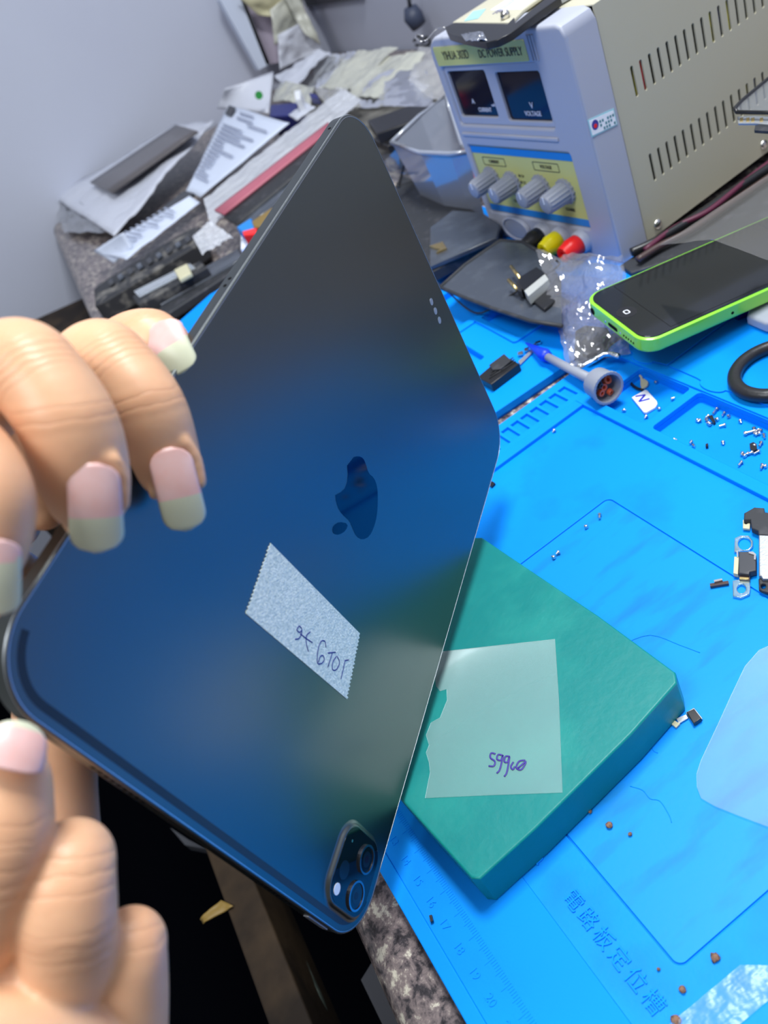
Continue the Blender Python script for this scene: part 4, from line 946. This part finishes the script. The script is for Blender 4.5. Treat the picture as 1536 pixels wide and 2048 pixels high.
for x, y, k, d in [(1395, 840, 0, 0), (1399, 841, 0, 0), (1416, 832, 0, 0), (1417, 846, 0, 0), (1413, 838, 0, 0), (1420, 848, 0, 0), (1434, 838, 0, 0),
                   (1433, 818, 2, (6, -8)), (1448, 826, 1, (5, -8)), (1457, 832, 0, 0), (1448, 850, 1, (8, -2)), (1481, 842, 0, 0), (1349, 879, 0, 0), (1382, 884, 0, 0),
                   (1387, 891, 0, 0), (1446, 885, 0, 0), (1508, 857, 1, (-2, -8)), (1513, 862, 1, (6, -6)), (1518, 866, 1, (8, 2)), (1521, 861, 0, 0), (1528, 870, 1, (-2, -8)), (1512, 868, 0, 0),
                   (1522, 886, 1, (4, -8)), (1509, 891, 0, 0), (1503, 905, 1, (9, -3)), (1516, 903, 1, (7, -4)), (1484, 907, 0, 0), (1489, 911, 0, 0), (1495, 907, 0, 0), (1482, 925, 1, (6, -7)), (1524, 931, 1, (3, -8)), (1530, 932, 0, 0)]:
    screw(x, y, -.0038, k, LB, 'loose screws in the tray', d or None)
lp = screw(1493, 866, -.0038, 2, 'long silver pin lying among the screws in the tray', None, (-14, 4)); lp.scale = (1, 1, 1.6)
LC = 'tiny silver screw beside the white N tile'
for x, y in [(1345, 797), (1318, 817), (1292, 833), (1248, 820), (1312, 764)]: screw(x, y, -.0038, 0, LC, 'screws round the N tile')
LD = 'tiny silver screw lying on the open blue mat surface above the green slab'
for x, y, k, d in [(1199, 1030, 1, (0, -9)), (1172, 1053, 0, 0), (1116, 1105, 0, 0), (1107, 1114, 0, 0), (1108, 861, 0, 0)]: screw(x, y, .0002 - .0008 * 0, k, LD, 'screws on the work surface', d or None)
for (px, lb) in (([(1418, 832), (1424, 829), (1431, 843), (1427, 846)], 'black triangular scrap among the screws in the tray'), ([(1499, 887), (1507, 884), (1513, 888), (1514, 898), (1506, 902), (1500, 897)], 'black square chip lying under screws in the tray'), ([(1411, 888), (1416, 886), (1416, 892), (1411, 893)], 'tiny dark chip lying alone in the tray middle')):
    tag(gplate('black_scrap', px, -.0039, -.0022, M['blackp']), lb, 'scrap')
for k, (x, y, s) in enumerate([(1218, 1650, 7), (1180, 1623, 4), (1260, 1668, 4), (1430, 1915, 8), (1365, 1979, 6), (1352, 2040, 8), (1317, 1938, 3)]):
    c = G(x, y, .0008); V_ = []
    bm = bmesh.new(); bmesh.ops.create_icosphere(bm, subdivisions=2, radius=s * .30 / FPX)
    for v in bm.verts: v.co = v.co * (1 + .5 * noise.noise(v.co * 3000 + Vector((k, 0, 0)))) ; v.co.z *= .6; v.co += c
    V_ = [v.co.copy() for v in bm.verts]; F_ = [tuple(v.index for v in f.verts) for f in bm.faces]; bm.free()
    tag(mesh('rust_crumb', V_, F_, M['rust'], None, smooth=True), 'rust brown crumb lying on the blue mat near the positioning slot', 'crumb', 'rusty crumbs')
# clear sheets at right and at the lower right corner
tag(gplate('clear_sheet', [(1640, 1270), (1536, 1292), (1518, 1300), (1490, 1332), (1460, 1395), (1435, 1450), (1402, 1520), (1393, 1548), (1394, 1575), (1402, 1596), (1430, 1612), (1480, 1632), (1536, 1653), (1660, 1710)], .0007, .0011, M['filmblue'], None), 'clear rounded plastic sheet lying on the mat at the right edge', 'plastic sheet')
tag(crumple('clear_tape', [G(1300, 2080, .0012), G(1480, 1930, .0012), G(1600, 1840, .0012), G(1600, 1960, .0012)][:2] + [G(1620, 1930, .0012), G(1430, 2090, .0012)], film('glossy_tape', (.96, .98, .99, 1), .10, .3, rgb(190, 215, 240), .03, (180, .5, .001)), None, 40, .0003, 200, 0, 4, .0, .0006), 'wrinkled glossy clear tape on the mat in the lower right corner', 'tape')

# ================================================================== FAR LEFT CLUTTER
def Wp(px, py, x):   # point of the vertical plane at this x
    d = ray(px, py); return CAM + d * (x / d.x)
def Yp(px, py, y):
    d = ray(px, py); return CAM + d * (y / d.y)
zb = lambda x, y: (80 + x * .5339, y * .5339)
def quad_sheet(name, pz, mat, lab_, cat, n=14, amp=.003, freq=12, thick=.0008, seed=0, par=None):
    o = crumple(name, [G(*zb(x, y), z) for x, y, z in pz], mat, par, n, amp * .6, freq, thick, seed)
    if lab_: tag(o, lab_, cat)
    return o
def far_box(name, pz, z0, z1, mat, lab_, cat, b=.002, par=None):
    o = gplate(name, [zb(*p) for p in pz], z0, z1, mat, par, b)
    if lab_: tag(o, lab_, cat)
    return o
# stacked housings at the table end
hs = thing('phone_chassis', G(250, 560, 0), 'long black worn phone chassis at the far left table edge', 'phone chassis')
far_box('chassis_bar', [(200, 1085), (225, 1060), (560, 855), (600, 850), (610, 900), (575, 925), (240, 1130), (205, 1145)], .0, .022, M['worn'], None, None, par=hs)
for k in range(9): far_box('chassis_detail', [(250 + 36 * k, 1052 - 20 * k), (268 + 36 * k, 1040 - 20 * k), (276 + 36 * k, 1052 - 20 * k), (258 + 36 * k, 1066 - 20 * k)], .022, .026, M['greyglass'] if k % 2 else M['dimgrey'], None, None, par=hs)
hs = thing('laptop_hinge', G(330, 600, 0), 'grey metal bar with black strip lying in front of the black chassis', 'metal bar')
far_box('bar', [(345, 1110), (380, 1085), (600, 975), (625, 1000), (400, 1125), (365, 1140)], .0, .022, M['worn'], None, None, par=hs)
far_box('strip', [(395, 1125), (430, 1100), (740, 930), (760, 960), (720, 990), (450, 1140)], 0, .012, M['greyglass'], None, None, par=hs)
far_box('black_strip', [(430, 1170), (450, 1150), (740, 975), (770, 975), (700, 1030), (480, 1172)], 0, .010, M['blackm'], None, None, par=hs)
tag(far_box('light_bracket', [(500, 1010), (550, 985), (565, 1020), (520, 1045)], .022, .028, M['cream'], None, None), 'pale bracket lying on the grey metal bar', 'bracket')
tag(far_box('glass_strip', [(350, 1090), (560, 985), (580, 1000), (370, 1110)], .0225, .0245, M['filmblue'], None, None), 'blue grey glass strip resting on the metal bar', 'glass strip')
bm2 = tag(gplate('blue_mat_corner', [(338, 660), (420, 588), (470, 560), (520, 600), (400, 690), (365, 685)], 0, .006, M['blue'], None, .001), 'far corner of a blue mat showing left of the tablet', 'mat')
# white bag with dark glass on it
eb = quad_sheet('white_bag', [(60, 745, .022), (500, 460, .045), (655, 455, .045), (275, 880, .014)], M['whitebag'], 'white plastic bag sloping against the left wall under a dark panel', 'bag', 22, .010, 14, .002, 3)
far_box_ = crumple('brown_glass', [G(*zb(x, y), z) for x, y, z in [(188, 685, .036), (510, 470, .054), (592, 494, .054), (272, 722, .034)]], M['brownglass'], None, 4, 0, 1, .003, 0)
tag(far_box_, 'flat brownish grey panel lying on the white plastic bag', 'panel')
tag(far_box('grey_strip', [(335, 870), (540, 712), (575, 720), (365, 885)], .02, .026, M['dimgrey'], None, None), 'dark grey strip between the white bag and the lower receipt', 'strip')
quad_sheet('clear_bag', [(40, 745, .014), (120, 730, .024), (290, 870, .012), (90, 870, .004)], M['bag'], 'clear crinkled bag end at the far left of the table', 'bag', 14, .012, 30, 0, 9)
# receipts and card
rc1 = thing('receipt', G(470, 250, .1), 'printed white receipt with a dark square logo leaning on the pile', 'receipt')
quad_sheet('paper', [(545, 712, .024), (708, 393, .048), (935, 462, .048), (600, 738, .020)], M['paper'], None, None, 14, .004, 10, .0008, 2, rc1)
def on_quad(c, u, v): a, b, cc, d = c; return a * (1 - u) * (1 - v) + b * u * (1 - v) + cc * u * v + d * (1 - u) * v
def printed(parent, pz, rows, seed, logo=None, off=.0035):
    c = [G(*zb(x, y), z) for x, y, z in pz]; nn = (c[1] - c[0]).cross(c[3] - c[0]).normalized()
    if nn.dot(CAM - c[0]) < 0: nn = -nn
    random.seed(seed); V = []; F = []
    for u0, v0, v1 in rows:
        q_ = [on_quad(c, u0, v0), on_quad(c, u0 + .018, v0), on_quad(c, u0 + .018, v1), on_quad(c, u0, v1)]; k = len(V); V += [p + nn * off for p in q_] + [p + nn * (off + .0006) for p in q_]
        F += [tuple(k + i for i in f) for f in ((3, 2, 1, 0), (4, 5, 6, 7), (0, 1, 5, 4), (1, 2, 6, 5), (2, 3, 7, 6), (3, 0, 4, 7))]
    mesh('print_lines', V, F, M['paperprint'], parent)
    if logo:
        u0, u1, v0, v1 = logo; q_ = [on_quad(c, u0, v0), on_quad(c, u1, v0), on_quad(c, u1, v1), on_quad(c, u0, v1)]
        mesh('print_logo', [p + nn * off for p in q_] + [p + nn * (off + .0007) for p in q_], [(3, 2, 1, 0), (4, 5, 6, 7), (0, 1, 5, 4), (1, 2, 6, 5), (2, 3, 7, 6), (3, 0, 4, 7)], M['dimgrey'], parent)
printed(rc1, [(545, 712, .024), (708, 393, .048), (935, 462, .048), (600, 738, .020)], [(.15 + .045 * i, .12, random.uniform(.35, .85)) for i in range(14)] + [(.82, .55, .9), (.86, .3, .6), (.92, .3, .55)], 3, (.86, .97, .06, .19))
rc2 = thing('receipt', G(300, 480, .02), 'lower curled white receipt lying over the black chassis', 'receipt')
rq = [(200, 940, .026), (560, 735, .04), (600, 760, .03), (325, 975, .026)]
quad_sheet('paper', rq, M['paper'], None, None, 14, .005, 12, .0008, 6, rc2); printed(rc2, rq, [(.08 + .06 * i, .15, random.uniform(.5, .9)) for i in range(12)], 5, None, .005)
quad_sheet('paper_end', [(200, 940, .026), (310, 870, .05), (345, 930, .03), (275, 985, .02)], M['paper'], None, None, 8, .003, 30, .0008, 8, rc2)
wc = thing('white_card', G(500, 200, .1), 'white card bag with a green dot behind the upright receipt', 'card')
quad_sheet('card_sheet', [(665, 405, .045), (690, 335, .070), (872, 270, .058), (858, 425, .022)], M['whitebag'], None, None, 10, .004, 20, .0015, 4, wc)
gd = axis_frame(G(*zb(820, 357), .052), (CAM - G(*zb(820, 357), .052)).normalized())
lathe('green_dot', [(.0001, 0), (.006, 0), (.006, .001), (.0001, .001)], gd, pmat('green_dot', rgb(30, 140, 60), .5), wc, 16)
tag(far_box('blue_block', [(862, 392), (970, 382), (960, 412), (935, 432), (860, 436)], .011, .040, M['navy'], None, None), 'navy blue block behind the receipts', 'block')
tag(far_box('blue_clip', [(1005, 345), (1035, 350), (1045, 368), (1012, 362)], .045, .055, M['navy'], None, None), 'small blue clip on the yellowed bags', 'clip')
tag(far_box('white_block', [(950, 340), (975, 335), (975, 368), (955, 372)], .041, .060, M['white'], None, None), 'small white block above the navy block', 'block')
tag(quad_sheet('white_wrapper', [(930, 430, .040), (1000, 385, .046), (1030, 400, .046), (960, 450, .040)], M['whitebag'], None, None, 8, .006, 30, .002, 7), 'small crumpled white wrapper above the bubble wrap', 'wrapper')
# bubble wrap bag with strips inside
bw = thing('bubble_wrap', G(560, 330, .08), 'bubble wrap bag with red and black strips leaning behind the tablet', 'bubble wrap')
quad_sheet('wrap_sheet', [(612, 745, .042), (1130, 330, .052), (1210, 375, .048), (640, 850, .030)], M['bubble'], None, None, 40, .004, 120, 0, 3, bw)
quad_sheet('red_strip', [(655, 790, .041), (1080, 462, .052), (1100, 480, .050), (690, 805, .039)], M['pinkred'], None, None, 4, .0, 1, .003, 3, bw)
quad_sheet('black_strip', [(690, 815, .036), (1100, 490, .048), (1110, 540, .042), (740, 845, .032)], M['blackm'], None, None, 4, .0, 1, .003, 3, bw)
quad_sheet('silver_strip', [(735, 850, .031), (1080, 560, .040), (1100, 590, .036), (760, 870, .029)], M['greyglass'], None, None, 4, .0, 1, .003, 3, bw)
bw2 = quad_sheet('bubble_bag', [(568, 880, .040), (640, 830, .042), (720, 885, .032), (608, 955, .034)], M['bubble'], 'small bubble wrap bag hanging over the chassis pile', 'bubble wrap', 30, .006, 130, 0, 5)
tag(far_box('silver_strip', [(775, 905), (960, 765), (930, 830), (860, 880), (800, 900)], .02, .034, M['steelb'], None, None), 'silver strip below the black strip beside the tablet', 'strip')
for px, mt, lb in (([(735, 850), (790, 815), (800, 850), (760, 870)], 'bluestrip', 'small blue part below the bubble wrap'), ([(790, 830), (870, 775), (880, 820), (840, 850), (800, 850)], 'tape', 'amber part below the bubble wrap by the tablet edge'), ([(755, 865), (810, 850), (815, 875), (760, 880)], 'red', 'small red part below the bubble wrap')):
    tag(far_box('small_part', px, .036, .05, M[mt], None, None), lb, 'part')
tag(far_box('white_part', [(750, 875), (815, 870), (800, 900), (750, 930)], .03, .036, M['white'], None, None), 'small white part under the red part beside the tablet', 'part')
# pile of bags along the back wall
for k, (pz, mt, lb) in enumerate((
    ([(880, 290, 0.0370), (1040, 180, 0.0550), (1090, 200, 0.0520), (930, 330, 0.0310)], 'whitebag', 'white crumpled bag at the left of the back pile'),
    ([(960, 320, 0.0250), (1080, 200, 0.0490), (1200, 190, 0.0460), (1060, 330, 0.0220)], 'yellowbag', 'yellowed clear bag beside the white bag in the back pile'),
    ([(1040, 330, 0.0250), (1180, 190, 0.0460), (1340, 175, 0.0460), (1180, 330, 0.0220)], 'yellowbag', 'yellowed clear bag in the middle of the back pile'),
    ([(1120, 370, 0.0190), (1300, 210, 0.0400), (1440, 190, 0.0430), (1300, 370, 0.0190)], 'yellowbag', 'yellowed clear bag at the right of the back pile'),
    ([(1180, 400, 0.0160), (1230, 300, 0.0310), (1440, 220, 0.0370), (1480, 400, 0.0160)], 'greybag', 'clear grey bag lying before the yellowed bags'),
    ([(870, 380, 0.0250), (900, 300, 0.0370), (1030, 330, 0.0340), (1010, 390, 0.0220)], 'yellowbag', 'clear bag between the white card and the blue clip'),
    ([(1020, 330, 0.0280), (1140, 325, 0.0310), (1210, 400, 0.0250), (1100, 420, 0.0220)], 'greybag', 'clear grey bag end above the bubble wrap'),
    ([(1380, 300, 0.0340), (1420, 170, 0.0400), (1560, 200, 0.0370), (1520, 400, 0.0160)], 'greybag', 'clear grey bag right against the power supply'))):
    quad_sheet('crumpled_bag', pz, M[mt], lb, 'bag', 26, .010, 22, .0, 10 + k)
tag(far_box('board_stack', [(880, 470), (1040, 300), (1460, 215), (1510, 420), (1350, 560), (1240, 620), (1100, 560)], .001, .010, pmat('cardboard_grey', rgb(120, 118, 112), .8, var=(40, rgb(90, 88, 84), .4, .6)), None, None), 'grey board lying flat under the bag pile', 'board')
for px, z0, z1, lb in (([(1225, 450), (1380, 395), (1480, 398), (1400, 450), (1260, 500)], .03, .045, 'flat black phone part before the grey clear bags'), ([(1240, 520), (1330, 480), (1400, 500), (1300, 545)], .024, .034, 'black phone part between the tablet and the clear box'), ([(1270, 580), (1370, 560), (1375, 590), (1300, 615)], .024, .034, 'narrow black part below the clear box rim')):
    tag(far_box('black_part', px, z0, z1, M['blackp'], None, None), lb, 'phone part')
tag(quad_sheet('clear_bag', [(1200, 700, .02), (1330, 560, .05), (1450, 590, .03), (1400, 680, .01)], M['bag'], None, None, 16, .004, 40, 0, 21), 'clear bag lying between the tablet and the clear box', 'bag')
# clear box beside the supply
cbx = thing('clear_box', G(860, 330, 0), 'clear plastic box with orange parts left of the power supply', 'box')
ZR = .065
rim = [(783, 285), (838, 232), (893, 192), (925, 290), (935, 304), (900, 308), (840, 305)]
rimw = [G(x, y, ZR) for x, y in rim]; basew = [G(x, y, .005) for x, y in [(843, 405), (880, 345), (920, 320), (970, 400), (975, 440), (930, 440), (880, 435)]]
cen = sum(rimw, Vector()) / 7; cb_ = Vector((cen.x, cen.y, .005))
basew = [cb_ + (Vector((p.x, p.y, .005)) - cb_) * .80 for p in rimw]
n7 = 7; V = rimw + basew; F = [(i, (i + 1) % n7, n7 + (i + 1) % n7, n7 + i) for i in range(n7)] + [tuple(range(n7, 2 * n7))]
bo = mesh('box_shell', V, F, M['boxclear'], cbx, smooth=False); s_ = bo.modifiers.new('s', 'SOLIDIFY'); s_.thickness = .0012
tube('box_rim', rimw + [rimw[0]], .0022, M['boxclear'], cbx)
for k in range(4):
    c = cb_ + Vector((.012 * math.cos(k * 1.9), .014 * math.sin(k * 2.3), .006)); 
    tag(tube('orange_part', catmull([c, c + Vector((.006, .012, .008 + .002 * k)), c + Vector((.002, .022, .018 + .006 * k))], 4), .0042, M['orange']), 'orange plastic part inside the clear box', 'part', 'orange parts in the clear box')
tag(tube('thin_wire', catmull([G(812, 308, .05), G(808, 330, .04), G(803, 350, .03), G(797, 375, .024)], 5), .0012, M['blackp']), 'thin black wire hanging below the clear box rim', 'wire')
# second-mat blue glimpses come from the mat itself; wall fittings
CRX = -1.675
pn = thing('corner_rack', (-1.6, .6, 0), 'white framed rack of bags standing in the wall corner', 'rack')
def wall_panel(name, px, x0, x1, mat, par):
    P0 = [Wp(x, y, x0) for x, y in px]; V = P0 + [p + Vector((x1 - x0, 0, 0)) for p in P0]; n = len(px)
    return mesh(name, V, [tuple(range(n)), tuple(range(n, 2 * n))] + [(i, (i + 1) % n, n + (i + 1) % n, n + i) for i in range(n)], mat, par)
wall_panel('frame_upright', [(436, -40), (466, -40), (540, 128), (518, 140), (440, 0)], -1.62, -1.64, M['paper'], pn)
wall_panel('dark_gap', [(466, -40), (474, -40), (540, 128), (533, 130)], -1.62, -1.64, M['dimgrey'], pn)
wall_panel('back_panel', [(474, -40), (590, -40), (640, 100), (560, 125), (540, 128)], -1.64, -1.66, pmat('pinkish_panel', rgb(182, 172, 190), .7), pn)
for k, (pp, mt) in enumerate((([(470, -10), (560, -30), (600, 40), (520, 30)], 'cream'), ([(540, 20), (600, -30), (620, 60), (550, 90)], 'yellowbag'), ([(556, 70), (610, 40), (646, 100), (560, 140)], 'whitebag'), ([(560, -30), (590, -30), (640, 90), (610, 70)], 'yellowbag'))):
    c = [Wp(x, y, -1.60 + .01 * k) for x, y in pp]; tag(crumple('hanging_bag', c, M[mt], None, 16, .012, 18, .002, 30 + k), ['cream bag at the top of the corner rack', 'yellowed bag in the middle of the corner rack', 'white bag at the foot of the corner rack', 'narrow yellowed bag at the right of the corner rack'][k], 'bag')
wb = thing('wall_screen', Yp(660, 0, .62), 'dark bar of a panel on the back wall at the top edge', 'panel')
def back_panel(name, px, y0, y1, mat, par):
    P0 = [Yp(x, y, y0) for x, y in px]; V = P0 + [p + Vector((0, y1 - y0, 0)) for p in P0]; n = len(px)
    return mesh(name, V, [tuple(range(n)), tuple(range(n, 2 * n))] + [(i, (i + 1) % n, n + (i + 1) % n, n + i) for i in range(n)], mat, par)
back_panel('panel_bar', [(592, -60), (596, 10), (622, 12), (720, -2), (720, -60)], .645, .655, M['dimgrey'], wb)
hc = thing('hanging_connector', Yp(830, 30, .62), 'dark blue grey connector hanging on its cord before the back wall', 'connector')
pts = [Yp(x, y, .63) for x, y in [(815, -20), (818, 0), (820, 14), (826, 32), (838, 52)]]
tube('cord', pts[:3], .003, M['dimgrey'], hc); tube('connector_body', pts[2:], [.010, .015, .012], pmat('slate_plastic', rgb(60, 68, 90), .5), hc, 12)
tube('spring_clip', catmull([Yp(x, y, .60) for x, y in [(828, 82), (838, 72), (846, 84), (852, 74), (860, 84), (852, 92), (832, 90)]], 4), .002, M['blackm'], hc)

# ================================================================== BELOW THE WORKTOP
rl = thing('wooden_rail', (-.6, -.155, -.24), 'worn brown wooden rail below the granite edge', 'rail')
def rail_pt(px, py, z): return G(px, py, z)
box('rail_beam', I4, -1.05, .3, -.168, -.143, -.26, -.20, M['wood'], rl, .002)
tag(quad := crumple('tape_scrap', [G(402, 1838, -.199), G(440, 1800, -.196), G(468, 1812, -.198), G(408, 1848, -.200)], M['tape'], None, 8, .004, 60, .001, 3), 'yellowed tape scrap stuck on the wooden rail', 'tape')
hd = thing('worn_handle', G(600, 1980, -.25), 'worn grey green tool handle in the dark below the table', 'handle')
hp = [G(x, y, -.24) for x, y in [(575, 1935), (592, 1925), (612, 1965), (632, 2010), (652, 2080)]]
tube('handle_edge', catmull(hp, 4), .006, pmat('worn_green', rgb(74, 84, 78), .6, var=(80, rgb(120, 128, 118), .5, .7)), hd)
gplate('handle_body', [(578, 1940), (600, 1950), (640, 2080), (600, 2080)], -.25, -.24, M['dimgrey'], hd, .002)
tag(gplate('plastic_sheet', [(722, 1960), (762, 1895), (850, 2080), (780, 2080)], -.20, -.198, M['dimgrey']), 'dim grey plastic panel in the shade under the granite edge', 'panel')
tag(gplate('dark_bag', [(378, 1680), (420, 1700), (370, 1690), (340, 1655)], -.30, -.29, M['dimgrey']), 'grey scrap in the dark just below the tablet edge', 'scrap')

wcab = thing('wooden_cabinet', G(60, 690, -.75), 'brown wooden cabinet in the shade past the far end of the worktop', 'cabinet')
cab = [(178, 590), (95, 627), (-80, 705), (-80, 900), (190, 830), (225, 700)]
gplate('cabinet_top', cab, -.125, -.10, M['wood'], wcab, .003)
cw = gpoly(cab, -.10); cm2 = (sum(x for x, y in cw) / 6, sum(y for x, y in cw) / 6)
plate('cabinet_body', [[(cm2[0] + (x - cm2[0]) * .95, cm2[1] + (y - cm2[1]) * .95) for x, y in cw]], -.75, -.125, I4, M['wood'], wcab)
